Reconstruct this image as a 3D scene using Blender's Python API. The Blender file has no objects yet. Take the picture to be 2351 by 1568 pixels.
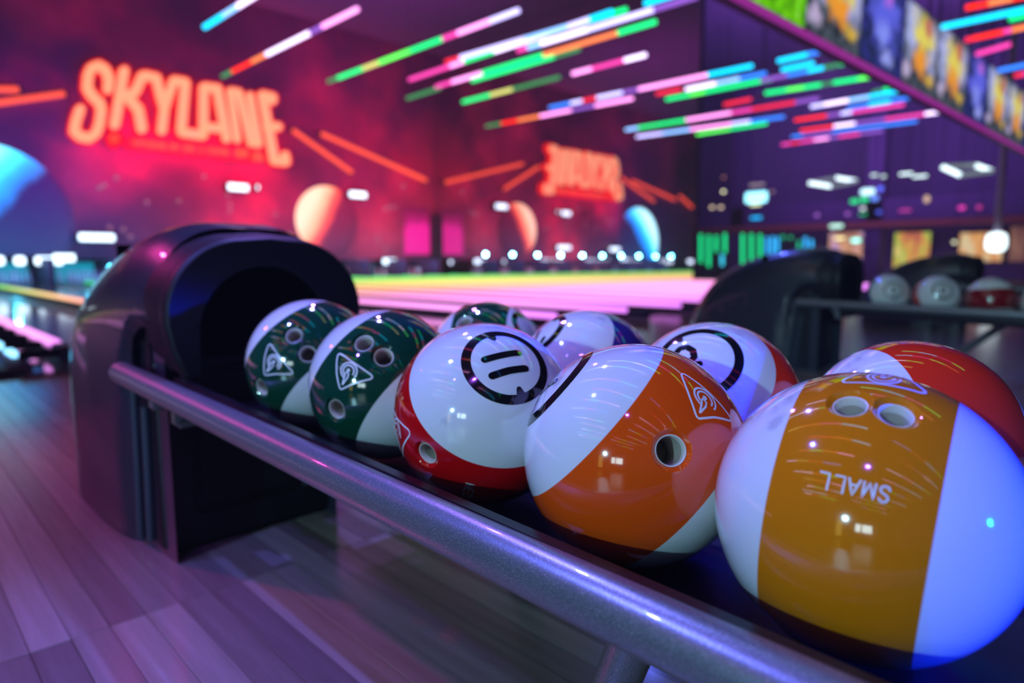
import bpy, bmesh, math, random
import numpy as np
from mathutils import Vector, Matrix
random.seed(4)
S = bpy.context.scene
C = S.collection
# ------------------------------------------------------------------ camera, world, lights, exposure
H = 0.62                       # camera height above the floor
F = 1500.0                     # focal length in pixels of the 2351 px wide frame
M = np.array([[0.7125850595546224, 0.08450596856195555, -0.69647776287326],
              [-0.7015857274058069, 0.08583083761282304, -0.7073970132924976],
              [0.0, 0.9927194007332016, 0.12044995395562846]])
cd = bpy.data.cameras.new('camera'); cam = bpy.data.objects.new('camera', cd); C.objects.link(cam)
cam.matrix_world = Matrix([[*M[0], 0], [*M[1], 0], [*M[2], H], [0, 0, 0, 1]])
cd.sensor_width = 36.0; cd.lens = F / 2351 * 36.0; cd.clip_start = 0.02; cd.clip_end = 200
cd.dof.use_dof = True; cd.dof.focus_distance = 0.60; cd.dof.aperture_fstop = 2.9; cd.dof.aperture_blades = 0
S.camera = cam
S.view_settings.view_transform = 'Standard'; S.view_settings.look = 'None'
S.view_settings.exposure = 0.0; S.view_settings.gamma = 1.0; S.view_settings.use_curve_mapping = False
try:
    S.cycles.use_denoising = True; S.cycles.max_bounces = 4; S.cycles.glossy_bounces = 4; S.cycles.diffuse_bounces = 2; S.cycles.adaptive_threshold = 0.07
    S.cycles.sample_clamp_indirect = 4.0; S.cycles.caustics_reflective = False; S.cycles.caustics_refractive = False
except Exception:
    pass
w = bpy.data.worlds.new('world'); S.world = w; w.use_nodes = True
w.node_tree.nodes['Background'].inputs[0].default_value = (0.16, 0.10, 0.50, 1)
w.node_tree.nodes['Background'].inputs[1].default_value = 0.10
hz = w.node_tree.nodes.new('ShaderNodeVolumeScatter'); hz.inputs['Density'].default_value = 0.006      # thin stage haze in the whole hall
w.node_tree.links.new(hz.outputs[0], w.node_tree.nodes['World Output'].inputs['Volume'])

def lamp(kind, loc, target, col, power, size=0.2, size_y=None, spot=60, name='stage_light'):
    d = bpy.data.lights.new(name, kind); d.color = col; d.energy = power
    if kind == 'AREA':
        d.size = size
        if size_y: d.shape = 'RECTANGLE'; d.size_y = size_y
    else:
        d.shadow_soft_size = size
    if kind == 'SPOT': d.spot_size = math.radians(spot); d.spot_blend = 0.8
    o = bpy.data.objects.new(name, d); C.objects.link(o); o.location = loc
    o.rotation_euler = (Vector(target) - Vector(loc)).to_track_quat('-Z', 'Y').to_euler()
    return o
# ultraviolet ceiling spots over the approach, white light from the front desk side, blue from the right
lamp('SPOT', (-0.9, 1.9, 3.5), (0.7, 0.4, 0.4), (0.15, 0.18, 1.0), 430, 0.03, spot=46, name='violet_spot')
lamp('SPOT', (1.3, 2.4, 3.5), (0.7, 0.5, 0.4), (0.18, 0.19, 1.0), 340, 0.03, spot=46, name='violet_spot')
lamp('SPOT', (-8.7, -0.75, 2.6), (0.5, 0.5, 0.42), (0.36, 0.80, 1.0), 1600, 0.08, spot=19, name='cool_spot')
lamp('SPOT', (1.00, -1.75, 0.66), (0.615, 0.10, 0.43), (0.0, 0.018, 1.0), 1500, 0.05, spot=11.5, name='blue_spot')
lamp('SPOT', (-1.0, 4.6, 2.6), (0.05, 2.1, 0.0), (1.0, 0.05, 0.42), 260, 0.05, spot=36, name='pink_spot')
lamp('SPOT', (-2.4, 0.8, 3.5), (-0.2, 2.0, 0.0), (0.22, 0.12, 1.0), 230, 0.05, spot=50, name='violet_spot')
lamp('SPOT', (-1.6, -0.6, 3.5), (0.3, 0.9, 0.0), (0.26, 0.06, 0.75), 100, 0.05, spot=60, name='purple_spot')
lamp('SPOT', (1.9, 3.4, 3.5), (1.1, 1.0, 0.0), (0.55, 0.16, 1.0), 110, 0.05, spot=40, name='purple_spot')
lamp('SPOT', (5.5, 3.5, 3.5), (4.3, 0.6, 0.0), (0.10, 0.14, 1.0), 200, 0.05, spot=70, name='violet_spot')
# red, magenta and violet wash on the wall over the pins and on the roof
lamp('AREA', (8.0, 20.9, 4.2), (8.0, 22.0, 4.3), (1.0, 0.0, 0.03), 330, 5.0, 1.0, name='red_wash')
lamp('AREA', (9.2, 20.0, 2.2), (9.2, 22.0, 2.2), (1.0, 0.003, 0.10), 120, 3.0, 0.8, name='red_wash')
lamp('AREA', (13.5, 18.5, 3.2), (13.8, 22.0, 2.8), (1.0, 0.02, 0.22), 220, 5.0, 2.0, name='magenta_wash')
lamp('AREA', (10.0, 16.0, 5.0), (10.5, 18.5, 9.0), (0.60, 0.01, 0.60), 260, 6.0, 4.0, name='magenta_wash')
lamp('AREA', (3.6, 19.0, 3.0), (3.6, 22.0, 3.2), (0.30, 0.02, 1.0), 120, 5.0, 3.0, name='purple_wash')
lamp('AREA', (21.0, 7.0, 5.0), (24.0, 8.0, 8.0), (0.34, 0.14, 0.85), 700, 7.0, 7.0, name='violet_wash')
lamp('SPOT', (24.0, 9.0, 8.5), (23.0, 9.0, 0.0), (0.45, 0.18, 0.80), 1300, 0.3, spot=120, name='violet_spot')

# ------------------------------------------------------------------ pixel helpers (measurements on the photograph)
def ray(px, py): return M @ np.array([(px - 1175.5) / F, -(py - 784) / F, -1.0])
def at(px, py, x=None, y=None, z=None):
    r = ray(px, py)
    t = x / r[0] if x is not None else y / r[1] if y is not None else (z - H) / r[2]
    return r * t + np.array([0, 0, H])
# ------------------------------------------------------------------ materials
def mat(name, col=(0.5, 0.5, 0.5), rough=0.5, metal=0.0, coat=0.0, emit=None, strength=1.0, spec=None):
    m = bpy.data.materials.new(name); m.use_nodes = True
    b = m.node_tree.nodes['Principled BSDF']
    b.inputs['Base Color'].default_value = (*col, 1); b.inputs['Roughness'].default_value = rough
    b.inputs['Metallic'].default_value = metal; b.inputs['Coat Weight'].default_value = coat
    b.inputs['Coat Roughness'].default_value = 0.03
    if spec is not None: b.inputs['Specular IOR Level'].default_value = spec
    if emit:
        b.inputs['Emission Color'].default_value = (*emit, 1); b.inputs['Emission Strength'].default_value = strength
    return m
def N(m, t, **k):
    n = m.node_tree.nodes.new(t)
    for a, v in k.items(): setattr(n, a, v)
    return n
def L(m, a, b): m.node_tree.links.new(a, b)
def ramp(m, stops, interp='LINEAR'):
    r = N(m, 'ShaderNodeValToRGB'); r.color_ramp.interpolation = interp
    e = r.color_ramp.elements
    e[0].position, e[0].color = stops[0][0], (*stops[0][1], 1)
    e[1].position, e[1].color = stops[-1][0], (*stops[-1][1], 1)
    for p, c in stops[1:-1]:
        q = e.new(p); q.color = (*c, 1)
    return r
def bsdf(m): return m.node_tree.nodes['Principled BSDF']
_em = {}
def glow(col, strength):
    k = (tuple(round(c, 3) for c in col), round(strength, 2))
    if k not in _em: _em[k] = mat('glow', (0.02, 0.02, 0.02), 0.5, emit=col, strength=strength)
    return _em[k]

# ------------------------------------------------------------------ objects
def tag(o, label=None, cat=None, group=None, kind=None):
    if label: o['label'] = label
    if cat: o['category'] = cat
    if group: o['group'] = group
    if kind: o['kind'] = kind
    return o
def empty(name, loc=(0, 0, 0), rz=0.0):
    o = bpy.data.objects.new(name, None); C.objects.link(o); o.location = [float(v) for v in loc]; o.rotation_euler = (0, 0, rz)
    o.empty_display_size = 0.05
    return o
def children(o): return [c for c in list(bpy.data.objects) if c.parent == o]
def copy_tree(o, dx=(0, 0, 0), parent=None):
    ch = children(o)
    c = o.copy(); C.objects.link(c); c.parent = parent
    if parent is None: c.location = Vector(o.location) + Vector(dx)
    for q in ch: copy_tree(q, parent=c)
    return c
class MB:
    def __init__(s): s.v = []; s.f = []; s.mi = []
    def add(s, vs, fs, mi=0):
        n = len(s.v); s.v += [tuple(float(q) for q in v) for v in vs]
        s.f += [tuple(i + n for i in f) for f in fs]; s.mi += [mi] * len(fs); return s
    def box(s, a, b, mi=0, bevel=0.0):
        x0, y0, z0 = a; x1, y1, z1 = b
        if bevel <= 0:
            s.add([(x0,y0,z0),(x1,y0,z0),(x1,y1,z0),(x0,y1,z0),(x0,y0,z1),(x1,y0,z1),(x1,y1,z1),(x0,y1,z1)],
                  [(0,3,2,1),(4,5,6,7),(0,1,5,4),(1,2,6,5),(2,3,7,6),(3,0,4,7)], mi)
        else:
            bm = bmesh.new(); bmesh.ops.create_cube(bm, size=1)
            for v in bm.verts: v.co = ((x0+x1)/2+v.co.x*(x1-x0), (y0+y1)/2+v.co.y*(y1-y0), (z0+z1)/2+v.co.z*(z1-z0))
            bmesh.ops.bevel(bm, geom=bm.edges[:], offset=bevel, segments=2, affect='EDGES')
            bm.verts.index_update(); s.add([v.co[:] for v in bm.verts], [tuple(v.index for v in f.verts) for f in bm.faces], mi); bm.free()
        return s
    def tube(s, pts, r, n=16, mi=0, cap=True, closed=False):
        pts = [Vector([float(q) for q in p]) for p in pts]; k = len(pts)
        rs = r if isinstance(r, (list, tuple)) else [r] * k
        vs = []; ref = None
        for i, p in enumerate(pts):
            t = (pts[(i+1) % k] - pts[i-1]) if closed else (pts[min(i+1, k-1)] - pts[max(i-1, 0)])
            t.normalize()
            if ref is None: ref = Vector((0, 0, 1)) if abs(t.z) < 0.9 else Vector((1, 0, 0))
            a = t.cross(ref).normalized(); b = t.cross(a).normalized(); ref = -b if b.dot(ref) < 0 else b
            ref = b
            for j in range(n):
                q = 2 * math.pi * j / n
                vs.append(p + (a * math.cos(q) + b * math.sin(q)) * rs[i])
            ref = a.cross(t)
        fs = []
        for i in range(k if closed else k - 1):
            i2 = (i + 1) % k
            for j in range(n): fs.append((i*n+j, i*n+(j+1) % n, i2*n+(j+1) % n, i2*n+j))
        if cap and not closed: fs += [tuple(range(n-1, -1, -1)), tuple((k-1)*n+j for j in range(n))]
        return s.add(vs, fs, mi)
    def lathe(s, prof, n=24, c=(0, 0, 0), mi=0):
        vs = [(c[0] + r*math.cos(2*math.pi*j/n), c[1] + r*math.sin(2*math.pi*j/n), c[2] + z) for r, z in prof for j in range(n)]
        fs = [(i*n+j, i*n+(j+1) % n, (i+1)*n+(j+1) % n, (i+1)*n+j) for i in range(len(prof)-1) for j in range(n)]
        return s.add(vs, fs, mi)
    def extrude_y(s, prof, ys, zoff=lambda y: 0.0, mi=0, closed=True):
        n = len(prof); vs = [(x, y, z + zoff(y)) for y in ys for x, z in prof]
        fs = [(i*n+j, i*n+(j+1) % n, (i+1)*n+(j+1) % n, (i+1)*n+j) for i in range(len(ys)-1) for j in range(n if closed else n-1)]
        if closed: fs += [tuple(range(n-1, -1, -1)), tuple((len(ys)-1)*n+j for j in range(n))]
        return s.add(vs, fs, mi)
    def build(s, name, mats, parent=None, smooth=True, angle=40, loc=None):
        me = bpy.data.meshes.new(name); me.from_pydata(s.v, [], s.f)
        for m in (mats if isinstance(mats, (list, tuple)) else [mats]): me.materials.append(m)
        me.polygons.foreach_set('material_index', s.mi)
        if smooth:
            me.polygons.foreach_set('use_smooth', [True] * len(s.f))
        me.update()
        if smooth: me.set_sharp_from_angle(angle=math.radians(angle))
        o = bpy.data.objects.new(name, me); C.objects.link(o); o.parent = parent
        if loc is not None: o.location = loc
        return o

# ------------------------------------------------------------------ shared materials
m_plastic = mat('black_plastic', (0.0025, 0.0025, 0.006), 0.5, coat=0.0, spec=0.35)
m_shell = mat('shell_plastic', (0.016, 0.019, 0.034), 0.33, coat=0.45)
t = N(m_shell, 'ShaderNodeTexNoise'); t.inputs['Scale'].default_value = 900; bp = N(m_shell, 'ShaderNodeBump'); bp.inputs['Strength'].default_value = 0.12; bp.inputs['Distance'].default_value = 0.001
L(m_shell, t.outputs[0], bp.inputs['Height']); L(m_shell, bp.outputs[0], bsdf(m_shell).inputs['Normal'])
m_trim = mat('trim_plastic', (0.02, 0.045, 0.06), 0.3, coat=0.3)
m_void = mat('void_black', (0.001, 0.001, 0.001), 0.9, spec=0.0)
m_rail = mat('rail_metal', (0.22, 0.24, 0.27), 0.34, metal=0.6, coat=0.35)
t = N(m_rail, 'ShaderNodeTexNoise'); t.inputs['Scale'].default_value = 1400; t.inputs['Detail'].default_value = 1
tc = N(m_rail, 'ShaderNodeTexCoord'); L(m_rail, tc.outputs['Object'], t.inputs['Vector'])
r_ = ramp(m_rail, [(0.40, (0.15, 0.165, 0.19)), (0.62, (0.24, 0.26, 0.29)), (0.75, (0.7, 0.72, 0.8))]); L(m_rail, t.outputs[0], r_.inputs[0]); L(m_rail, r_.outputs[0], bsdf(m_rail).inputs['Base Color'])
m_tray = mat('tray_metal', (0.010, 0.008, 0.012), 0.32, metal=0.0, spec=0.4)
m_rubber = mat('bumper_rubber', (0.006, 0.006, 0.010), 0.25)
m_dark = mat('dark_paint', (0.02, 0.015, 0.03), 0.6)

# ------------------------------------------------------------------ the setting
def plank_material(name):
    m = mat(name, (0.3, 0.2, 0.15), 0.26, coat=0.35)
    g = N(m, 'ShaderNodeNewGeometry'); o = N(m, 'ShaderNodeObjectInfo'); tc = N(m, 'ShaderNodeTexCoord')
    mp = N(m, 'ShaderNodeMapping'); mp.inputs['Scale'].default_value = (60, 3, 10); L(m, tc.outputs['Object'], mp.inputs[0])
    n = N(m, 'ShaderNodeTexNoise'); n.inputs['Scale'].default_value = 1; n.inputs['Detail'].default_value = 4; L(m, mp.outputs[0], n.inputs['Vector'])
    r = ramp(m, [(0.0, (0.19, 0.14, 0.15)), (0.5, (0.27, 0.22, 0.22)), (1.0, (0.42, 0.36, 0.35))]); L(m, o.outputs['Random'], r.inputs[0])
    mx = N(m, 'ShaderNodeMixRGB', blend_type='MULTIPLY'); mx.inputs[0].default_value = 0.6
    r2 = ramp(m, [(0.3, (0.6, 0.55, 0.5)), (0.7, (1, 1, 1))]); L(m, n.outputs[0], r2.inputs[0])
    L(m, r.outputs[0], mx.inputs[1]); L(m, r2.outputs[0], mx.inputs[2]); L(m, mx.outputs[0], bsdf(m).inputs['Base Color'])
    bsdf(m).inputs['Coat Roughness'].default_value = 0.12
    return m
m_plank = plank_material('maple_plank')
m_floor = mat('floor_base', (0.05, 0.035, 0.05), 0.3)
fl = MB().box((-9, -6, -0.12), (30, 24, -0.012)).build('floor', m_floor, smooth=False); tag(fl, kind='structure')
PW = 0.056
plank_meshes = []
for L_ in (1.9, 2.4, 1.4):
    b = MB(); hw = PW/2 - 0.0006
    b.add([(-hw,0,-0.012),(hw,0,-0.012),(hw,L_-0.0015,-0.012),(-hw,L_-0.0015,-0.012),(-hw,0,-0.0006),(hw,0,-0.0006),(hw,L_-0.0015,-0.0006),(-hw,L_-0.0015,-0.0006),
           (-hw+0.0006,0.0006,0),(hw-0.0006,0.0006,0),(hw-0.0006,L_-0.0021,0),(-hw+0.0006,L_-0.0021,0)],
          [(0,1,5,4),(1,2,6,5),(2,3,7,6),(3,0,4,7),(4,5,9,8),(5,6,10,9),(6,7,11,10),(7,4,8,11),(8,9,10,11)])
    o = b.build('plank', m_plank, smooth=False); plank_meshes.append((L_, o.data)); bpy.data.objects.remove(o)
cnt = 0; rest = MB(); col_i = 0
x = -0.62
while x < 17.0:
    near = x < 2.2; k = col_i
    if near: cuts = [-0.95, 1.235, 3.0 + 0.9*random.random(), 4.3]
    else: cuts = [-0.95, 0.3 + 1.9*random.random(), 3.0 + 0.9*random.random(), 4.3]
    for y, y2 in zip(cuts, cuts[1:]):
        L_ = y2 - y
        if cnt < 300 and x < 5.6 and y2 > 0.25:
            o = bpy.data.objects.new('plank', plank_meshes[1][1]); C.objects.link(o); o.parent = fl; o.location = (x, y, 0.0005 * random.random())
            o.scale = (1, L_ / 2.4, 1); cnt += 1
        else:
            rest.box((x-PW/2+0.0006, y, -0.012), (x+PW/2-0.0006, y+L_-0.0015, 0.0))
    x += PW; col_i += 1
tag(rest.build('plank_field', m_plank, fl, smooth=False), kind='stuff')

def mural_material():
    m = mat('mural', (0.2, 0.03, 0.1), 0.8)
    tc = N(m, 'ShaderNodeTexCoord'); n = N(m, 'ShaderNodeTexNoise'); n.inputs['Scale'].default_value = 0.35; n.inputs['Detail'].default_value = 4; n.inputs['Roughness'].default_value = 0.5
    L(m, tc.outputs['Object'], n.inputs['Vector'])
    r = ramp(m, [(0.30, (0.06, 0.03, 0.10)), (0.48, (0.16, 0.04, 0.13)), (0.60, (0.36, 0.06, 0.15)), (0.75, (0.60, 0.10, 0.20))]); L(m, n.outputs[0], r.inputs[0])
    L(m, r.outputs[0], bsdf(m).inputs['Base Color']); return m
m_mural = mural_material()
WY, MX = 22.0, 17.1
wb = MB().box((-5.2, WY, 0.72), (MX, WY+0.25, 9.0))
tag(wb.build('wall_back', m_mural, smooth=False), kind='structure')
pitb = MB().box((-5.2, WY+1.3, -0.012), (MX, WY+1.45, 0.95))
tag(pitb.build('wall_pit', mat('pit_blue', (0.02, 0.09, 0.14), 0.5), smooth=False), kind='structure')
m_wall = mat('dark_violet_wall', (0.22, 0.15, 0.30), 0.85)
tag(MB().box((-9.2, -6, -0.012), (-9, 24, 9)).build('wall_left', m_wall, smooth=False), kind='structure')
tag(MB().box((30, -6, -0.012), (30.2, 24, 9)).build('wall_right', m_wall, smooth=False), kind='structure')
tag(MB().box((-9, -6.2, -0.012), (30, -6, 9)).build('wall_front', m_wall, smooth=False), kind='structure')
m_ceil = mat('ceiling_paint', (0.20, 0.12, 0.24), 0.9)
tag(MB().box((-9.2, -6.2, 9.0), (30.2, 24.2, 9.2)).build('ceiling', m_ceil, smooth=False), kind='structure')
# the side wall along the last lane is faced with mirror
m_mir = mat('mirror_glass', (0.80, 0.72, 0.80), 0.02, metal=1.0)
MY0 = 9.9
mw = MB().box((MX+0.02, MY0, -0.012), (MX+0.22, 24, 9.0)).build('wall_mirror', m_dark, smooth=False); tag(mw, kind='structure')
yy = MY0
while yy < 22.0:
    y2 = min(yy + 2.42, 22.0)
    p = MB().box((MX, yy+0.004, 0.0), (MX+0.02, y2-0.004, 8.99)).build('mirror_panel', m_mir, mw, smooth=False)
    yy = y2
tag(MB().box((MX-0.22, WY-0.30, 0.0), (MX, WY, 2.6)).build('trim_1', m_dark, smooth=False), kind='structure')
# mezzanine beams in the hall to the right
m_beam = mat('beam_paint', (0.10, 0.05, 0.16), 0.6)
tag(MB().box((27.0, -5.5, 2.15), (27.4, 24, 2.95)).build('trim_2', m_beam, smooth=False), kind='structure')
tag(MB().box((26.9, -5.5, 1.92), (27.45, 24, 2.12)).build('trim_3', mat('orange_trim', (0.35, 0.1, 0.06), 0.6), smooth=False), kind='structure')  # evenly orange trim below the beam
for i, yv in enumerate((13.6, 8.2, 3.2)):
    tag(MB().box((27.0, yv-0.3, 0.0), (27.5, yv+0.3, 9.0)).build('trim_%d' % (4+i), m_beam, smooth=False), kind='structure')

# ------------------------------------------------------------------ bowling balls
BR = 0.108
def ballmat(n, b, col, name):
    m = mat(name, col, 0.07, coat=1.0)
    bsdf(m).inputs['Subsurface Weight'].default_value = 0.0
    tc = N(m, 'ShaderNodeTexCoord'); nz = N(m, 'ShaderNodeVectorMath', operation='NORMALIZE'); L(m, tc.outputs['Object'], nz.inputs[0])
    d = N(m, 'ShaderNodeVectorMath', operation='DOT_PRODUCT'); d.inputs[1].default_value = n; L(m, nz.outputs[0], d.inputs[0])
    a = N(m, 'ShaderNodeMath', operation='ABSOLUTE'); L(m, d.outputs['Value'], a.inputs[0])
    mr = N(m, 'ShaderNodeMapRange'); mr.inputs[1].default_value = b - 0.004; mr.inputs[2].default_value = b + 0.004; L(m, a.outputs[0], mr.inputs[0])
    ns = N(m, 'ShaderNodeTexNoise'); ns.inputs['Scale'].default_value = 60; L(m, tc.outputs['Object'], ns.inputs['Vector'])
    sc = N(m, 'ShaderNodeTexNoise'); sc.inputs['Scale'].default_value = 14; sc.inputs['Detail'].default_value = 8; L(m, tc.outputs['Object'], sc.inputs['Vector'])
    wr = ramp(m, [(0.30, (0.56, 0.56, 0.58)), (0.34, (0.76, 0.77, 0.78))]); L(m, sc.outputs[0], wr.inputs[0])
    mx = N(m, 'ShaderNodeMixRGB'); mx.inputs[1].default_value = (*col, 1); L(m, wr.outputs[0], mx.inputs[2])
    L(m, mr.outputs[0], mx.inputs[0]); L(m, mx.outputs[0], bsdf(m).inputs['Base Color'])
    rr = N(m, 'ShaderNodeMapRange'); rr.inputs[1].default_value = 0.3; rr.inputs[2].default_value = 0.7; rr.inputs[3].default_value = 0.03; rr.inputs[4].default_value = 0.09
    L(m, ns.outputs[0], rr.inputs[0]); L(m, rr.outputs[0], bsdf(m).inputs['Coat Roughness'])
    return m
m_insert = mat('insert_white', (0.78, 0.74, 0.70), 0.35); m_bore = mat('bore_grey', (0.50, 0.42, 0.36), 0.6)
m_ink = mat('black_ink', (0.004, 0.004, 0.006), 0.12, coat=1.0)
m_wink = mat('white_ink', (0.85, 0.85, 0.86), 0.2, coat=0.6)
def hitdir(c, px, py):
    o = np.array([0, 0, H]); c = np.array(c) - o
    r = ray(px, py); r = r / np.linalg.norm(r); b = r @ c; q = b*b - c @ c + BR*BR
    p = r * (b - math.sqrt(max(q, 0))); d = p - c
    return d / np.linalg.norm(d)
def stroke(mb, dirs, wd, closed=False, step=0.03, lift=1.0035):
    """a painted line of angular width wd along unit directions, laid on the ball surface"""
    P = [Vector([float(q) for q in d]).normalized() for d in dirs]
    if closed: P = P + [P[0]]
    Q = []
    for a, b in zip(P, P[1:]):
        k = max(1, int(a.angle(b) / step))
        for i in range(k): Q.append(a.slerp(b, i / k))
    Q.append(P[-1]); R = BR * lift; hw = wd / 2; sides = []
    for i, p in enumerate(Q):
        if closed: t_ = Q[(i+1) % (len(Q)-1)] - Q[(i-1) % (len(Q)-1)] if 0 < i < len(Q)-1 else Q[1] - Q[-2]
        else: t_ = Q[min(i+1, len(Q)-1)] - Q[max(i-1, 0)]
        s_ = p.cross(t_).normalized(); sides.append(s_)
    vs = []
    for p, s_ in zip(Q, sides):
        for f in (-hw, 0, hw): vs.append((p + s_ * f).normalized() * R)
    fs = []
    for i in range(len(Q)-1):
        for j in range(2): fs.append((3*i+j, 3*i+3+j, 3*i+4+j, 3*i+1+j))
    mb.add(vs, fs)
    if not closed:
        for i, sg in ((0, -1), (len(Q)-1, 1)):
            p, s_ = Q[i], sides[i]; t_ = s_.cross(p).normalized() * sg
            arc = [(p + s_ * hw * math.cos(a) + t_ * hw * math.sin(a)).normalized() * R for a in [math.pi * q / 6 for q in range(7)]]
            mb.add([p * R] + arc, [(0, q+1, q+2) for q in range(6)])
    return mb
def frame(n, up):
    n = Vector([float(q) for q in n]).normalized(); up = Vector([float(q) for q in up]); u = (up - n * up.dot(n)).normalized(); return n, u.cross(n), u
def tp(fr, x, y):
    n, e, u = fr; return (n + e * x + u * y).normalized()
def arc(cx, cy, r, a0, a1, k=20): return [(cx + r*math.cos(math.radians(a0+(a1-a0)*i/k)), cy + r*math.sin(math.radians(a0+(a1-a0)*i/k))) for i in range(k+1)]
GL = {'S': [[(0.9,0.82),(0.7,0.97),(0.5,1),(0.25,0.95),(0.1,0.78),(0.2,0.6),(0.5,0.5),(0.8,0.4),(0.92,0.22),(0.78,0.05),(0.5,0),(0.25,0.03),(0.08,0.2)]],
      'M': [[(0,0),(0,1),(0.5,0),(1,1),(1,0)]], 'A': [[(0,0),(0.5,1),(1,0)],[(0.2,0.35),(0.8,0.35)]], 'L': [[(0,1),(0,0),(0.8,0)]],
      'E': [[(0.85,1),(0,1),(0,0),(0.85,0)],[(0,0.5),(0.7,0.5)]], 'D': [[(0,0),(0,1),(0.5,1),(0.85,0.8),(0.92,0.5),(0.85,0.2),(0.5,0),(0,0)]],
      'I': [[(0.4,0),(0.4,1)]], 'U': [[(0,1),(0,0.25),(0.2,0.03),(0.5,0),(0.8,0.03),(0.95,0.25),(0.95,1)]],
      'H': [[(0,0),(0,1)],[(0.9,0),(0.9,1)],[(0,0.5),(0.9,0.5)]], 'Y': [[(0,1),(0.5,0.5),(1,1)],[(0.5,0.5),(0.5,0)]],
      'P': [[(0,0),(0,1),(0.7,1),(0.9,0.78),(0.7,0.5),(0,0.5)]], 'R': [[(0,0),(0,1),(0.7,1),(0.9,0.78),(0.7,0.5),(0,0.5)],[(0.45,0.5),(0.9,0)]],
      'B': [[(0,0),(0,1),(0.65,1),(0.85,0.76),(0.65,0.52),(0,0.52)],[(0.65,0.52),(0.92,0.27),(0.65,0),(0,0)]],
      'O': [[(0.5,0),(0.12,0.15),(0,0.5),(0.12,0.85),(0.5,1),(0.88,0.85),(1,0.5),(0.88,0.15),(0.5,0)]], 'W': [[(0,1),(0.25,0),(0.5,0.8),(0.75,0),(1,1)]],
      'N': [[(0,0),(0,1),(0.9,0),(0.9,1)]], 'G': [[(0.9,0.8),(0.5,1),(0.12,0.85),(0,0.5),(0.12,0.15),(0.5,0),(0.9,0.2),(0.9,0.45),(0.55,0.45)]], '&': [[(0.9,0),(0.2,0.75),(0.4,1),(0.6,0.78),(0.1,0.25),(0.35,0),(0.9,0.4)]], ' ': []}
def text2d(s, cw=0.74, gap=0.26):
    out = []; x = 0
    for ch in s:
        for st in GL[ch]: out.append([(x + p[0]*cw, p[1]) for p in st])
        x += (cw if ch != 'I' else cw*0.8) + gap
    return out, x - gap
LOGO_A, LOGO_B, LOGO_C = (600, 280), (1500, 870), (610, 1250)
def logo_strokes():
    o = []
    o.append(('c', [(560,345),(585,295),(640,285),(700,320),(1440,830),(1480,875),(1485,920),(1440,955),(1200,1020),(1000,1080),(830,1160),(660,1235),(620,1215),(600,1160),(560,850),(550,600),(553,450)]))
    o.append(('o', arc(898, 757, 213, 125, 470-65, 40)))
    o.append(('o', arc(893, 757, 143, 150, 470-70, 36)))
    o.append(('o', [(700,1100),(825,780),(895,835),(860,930),(715,1095)]))
    o.append(('d', [(890,742),(892,748)]))
    return o
def logo(mb, A, B, Cc, wd=0.019):
    """the rounded triangle mark; A, B, Cc are unit directions of its three corners"""
    A, B, Cc = [np.array(q) for q in (A, B, Cc)]
    T = np.array([[LOGO_A[0], LOGO_B[0], LOGO_C[0]], [LOGO_A[1], LOGO_B[1], LOGO_C[1]], [1, 1, 1]], float); Ti = np.linalg.inv(T)
    def mp(p):
        a, b, c = Ti @ np.array([p[0], p[1], 1.0]); return a*A + b*B + c*Cc
    for k, st in logo_strokes():
        stroke(mb, [mp(p) for p in st], wd * (2.2 if k == 'd' else 1), closed=(k == 'c'))
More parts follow.
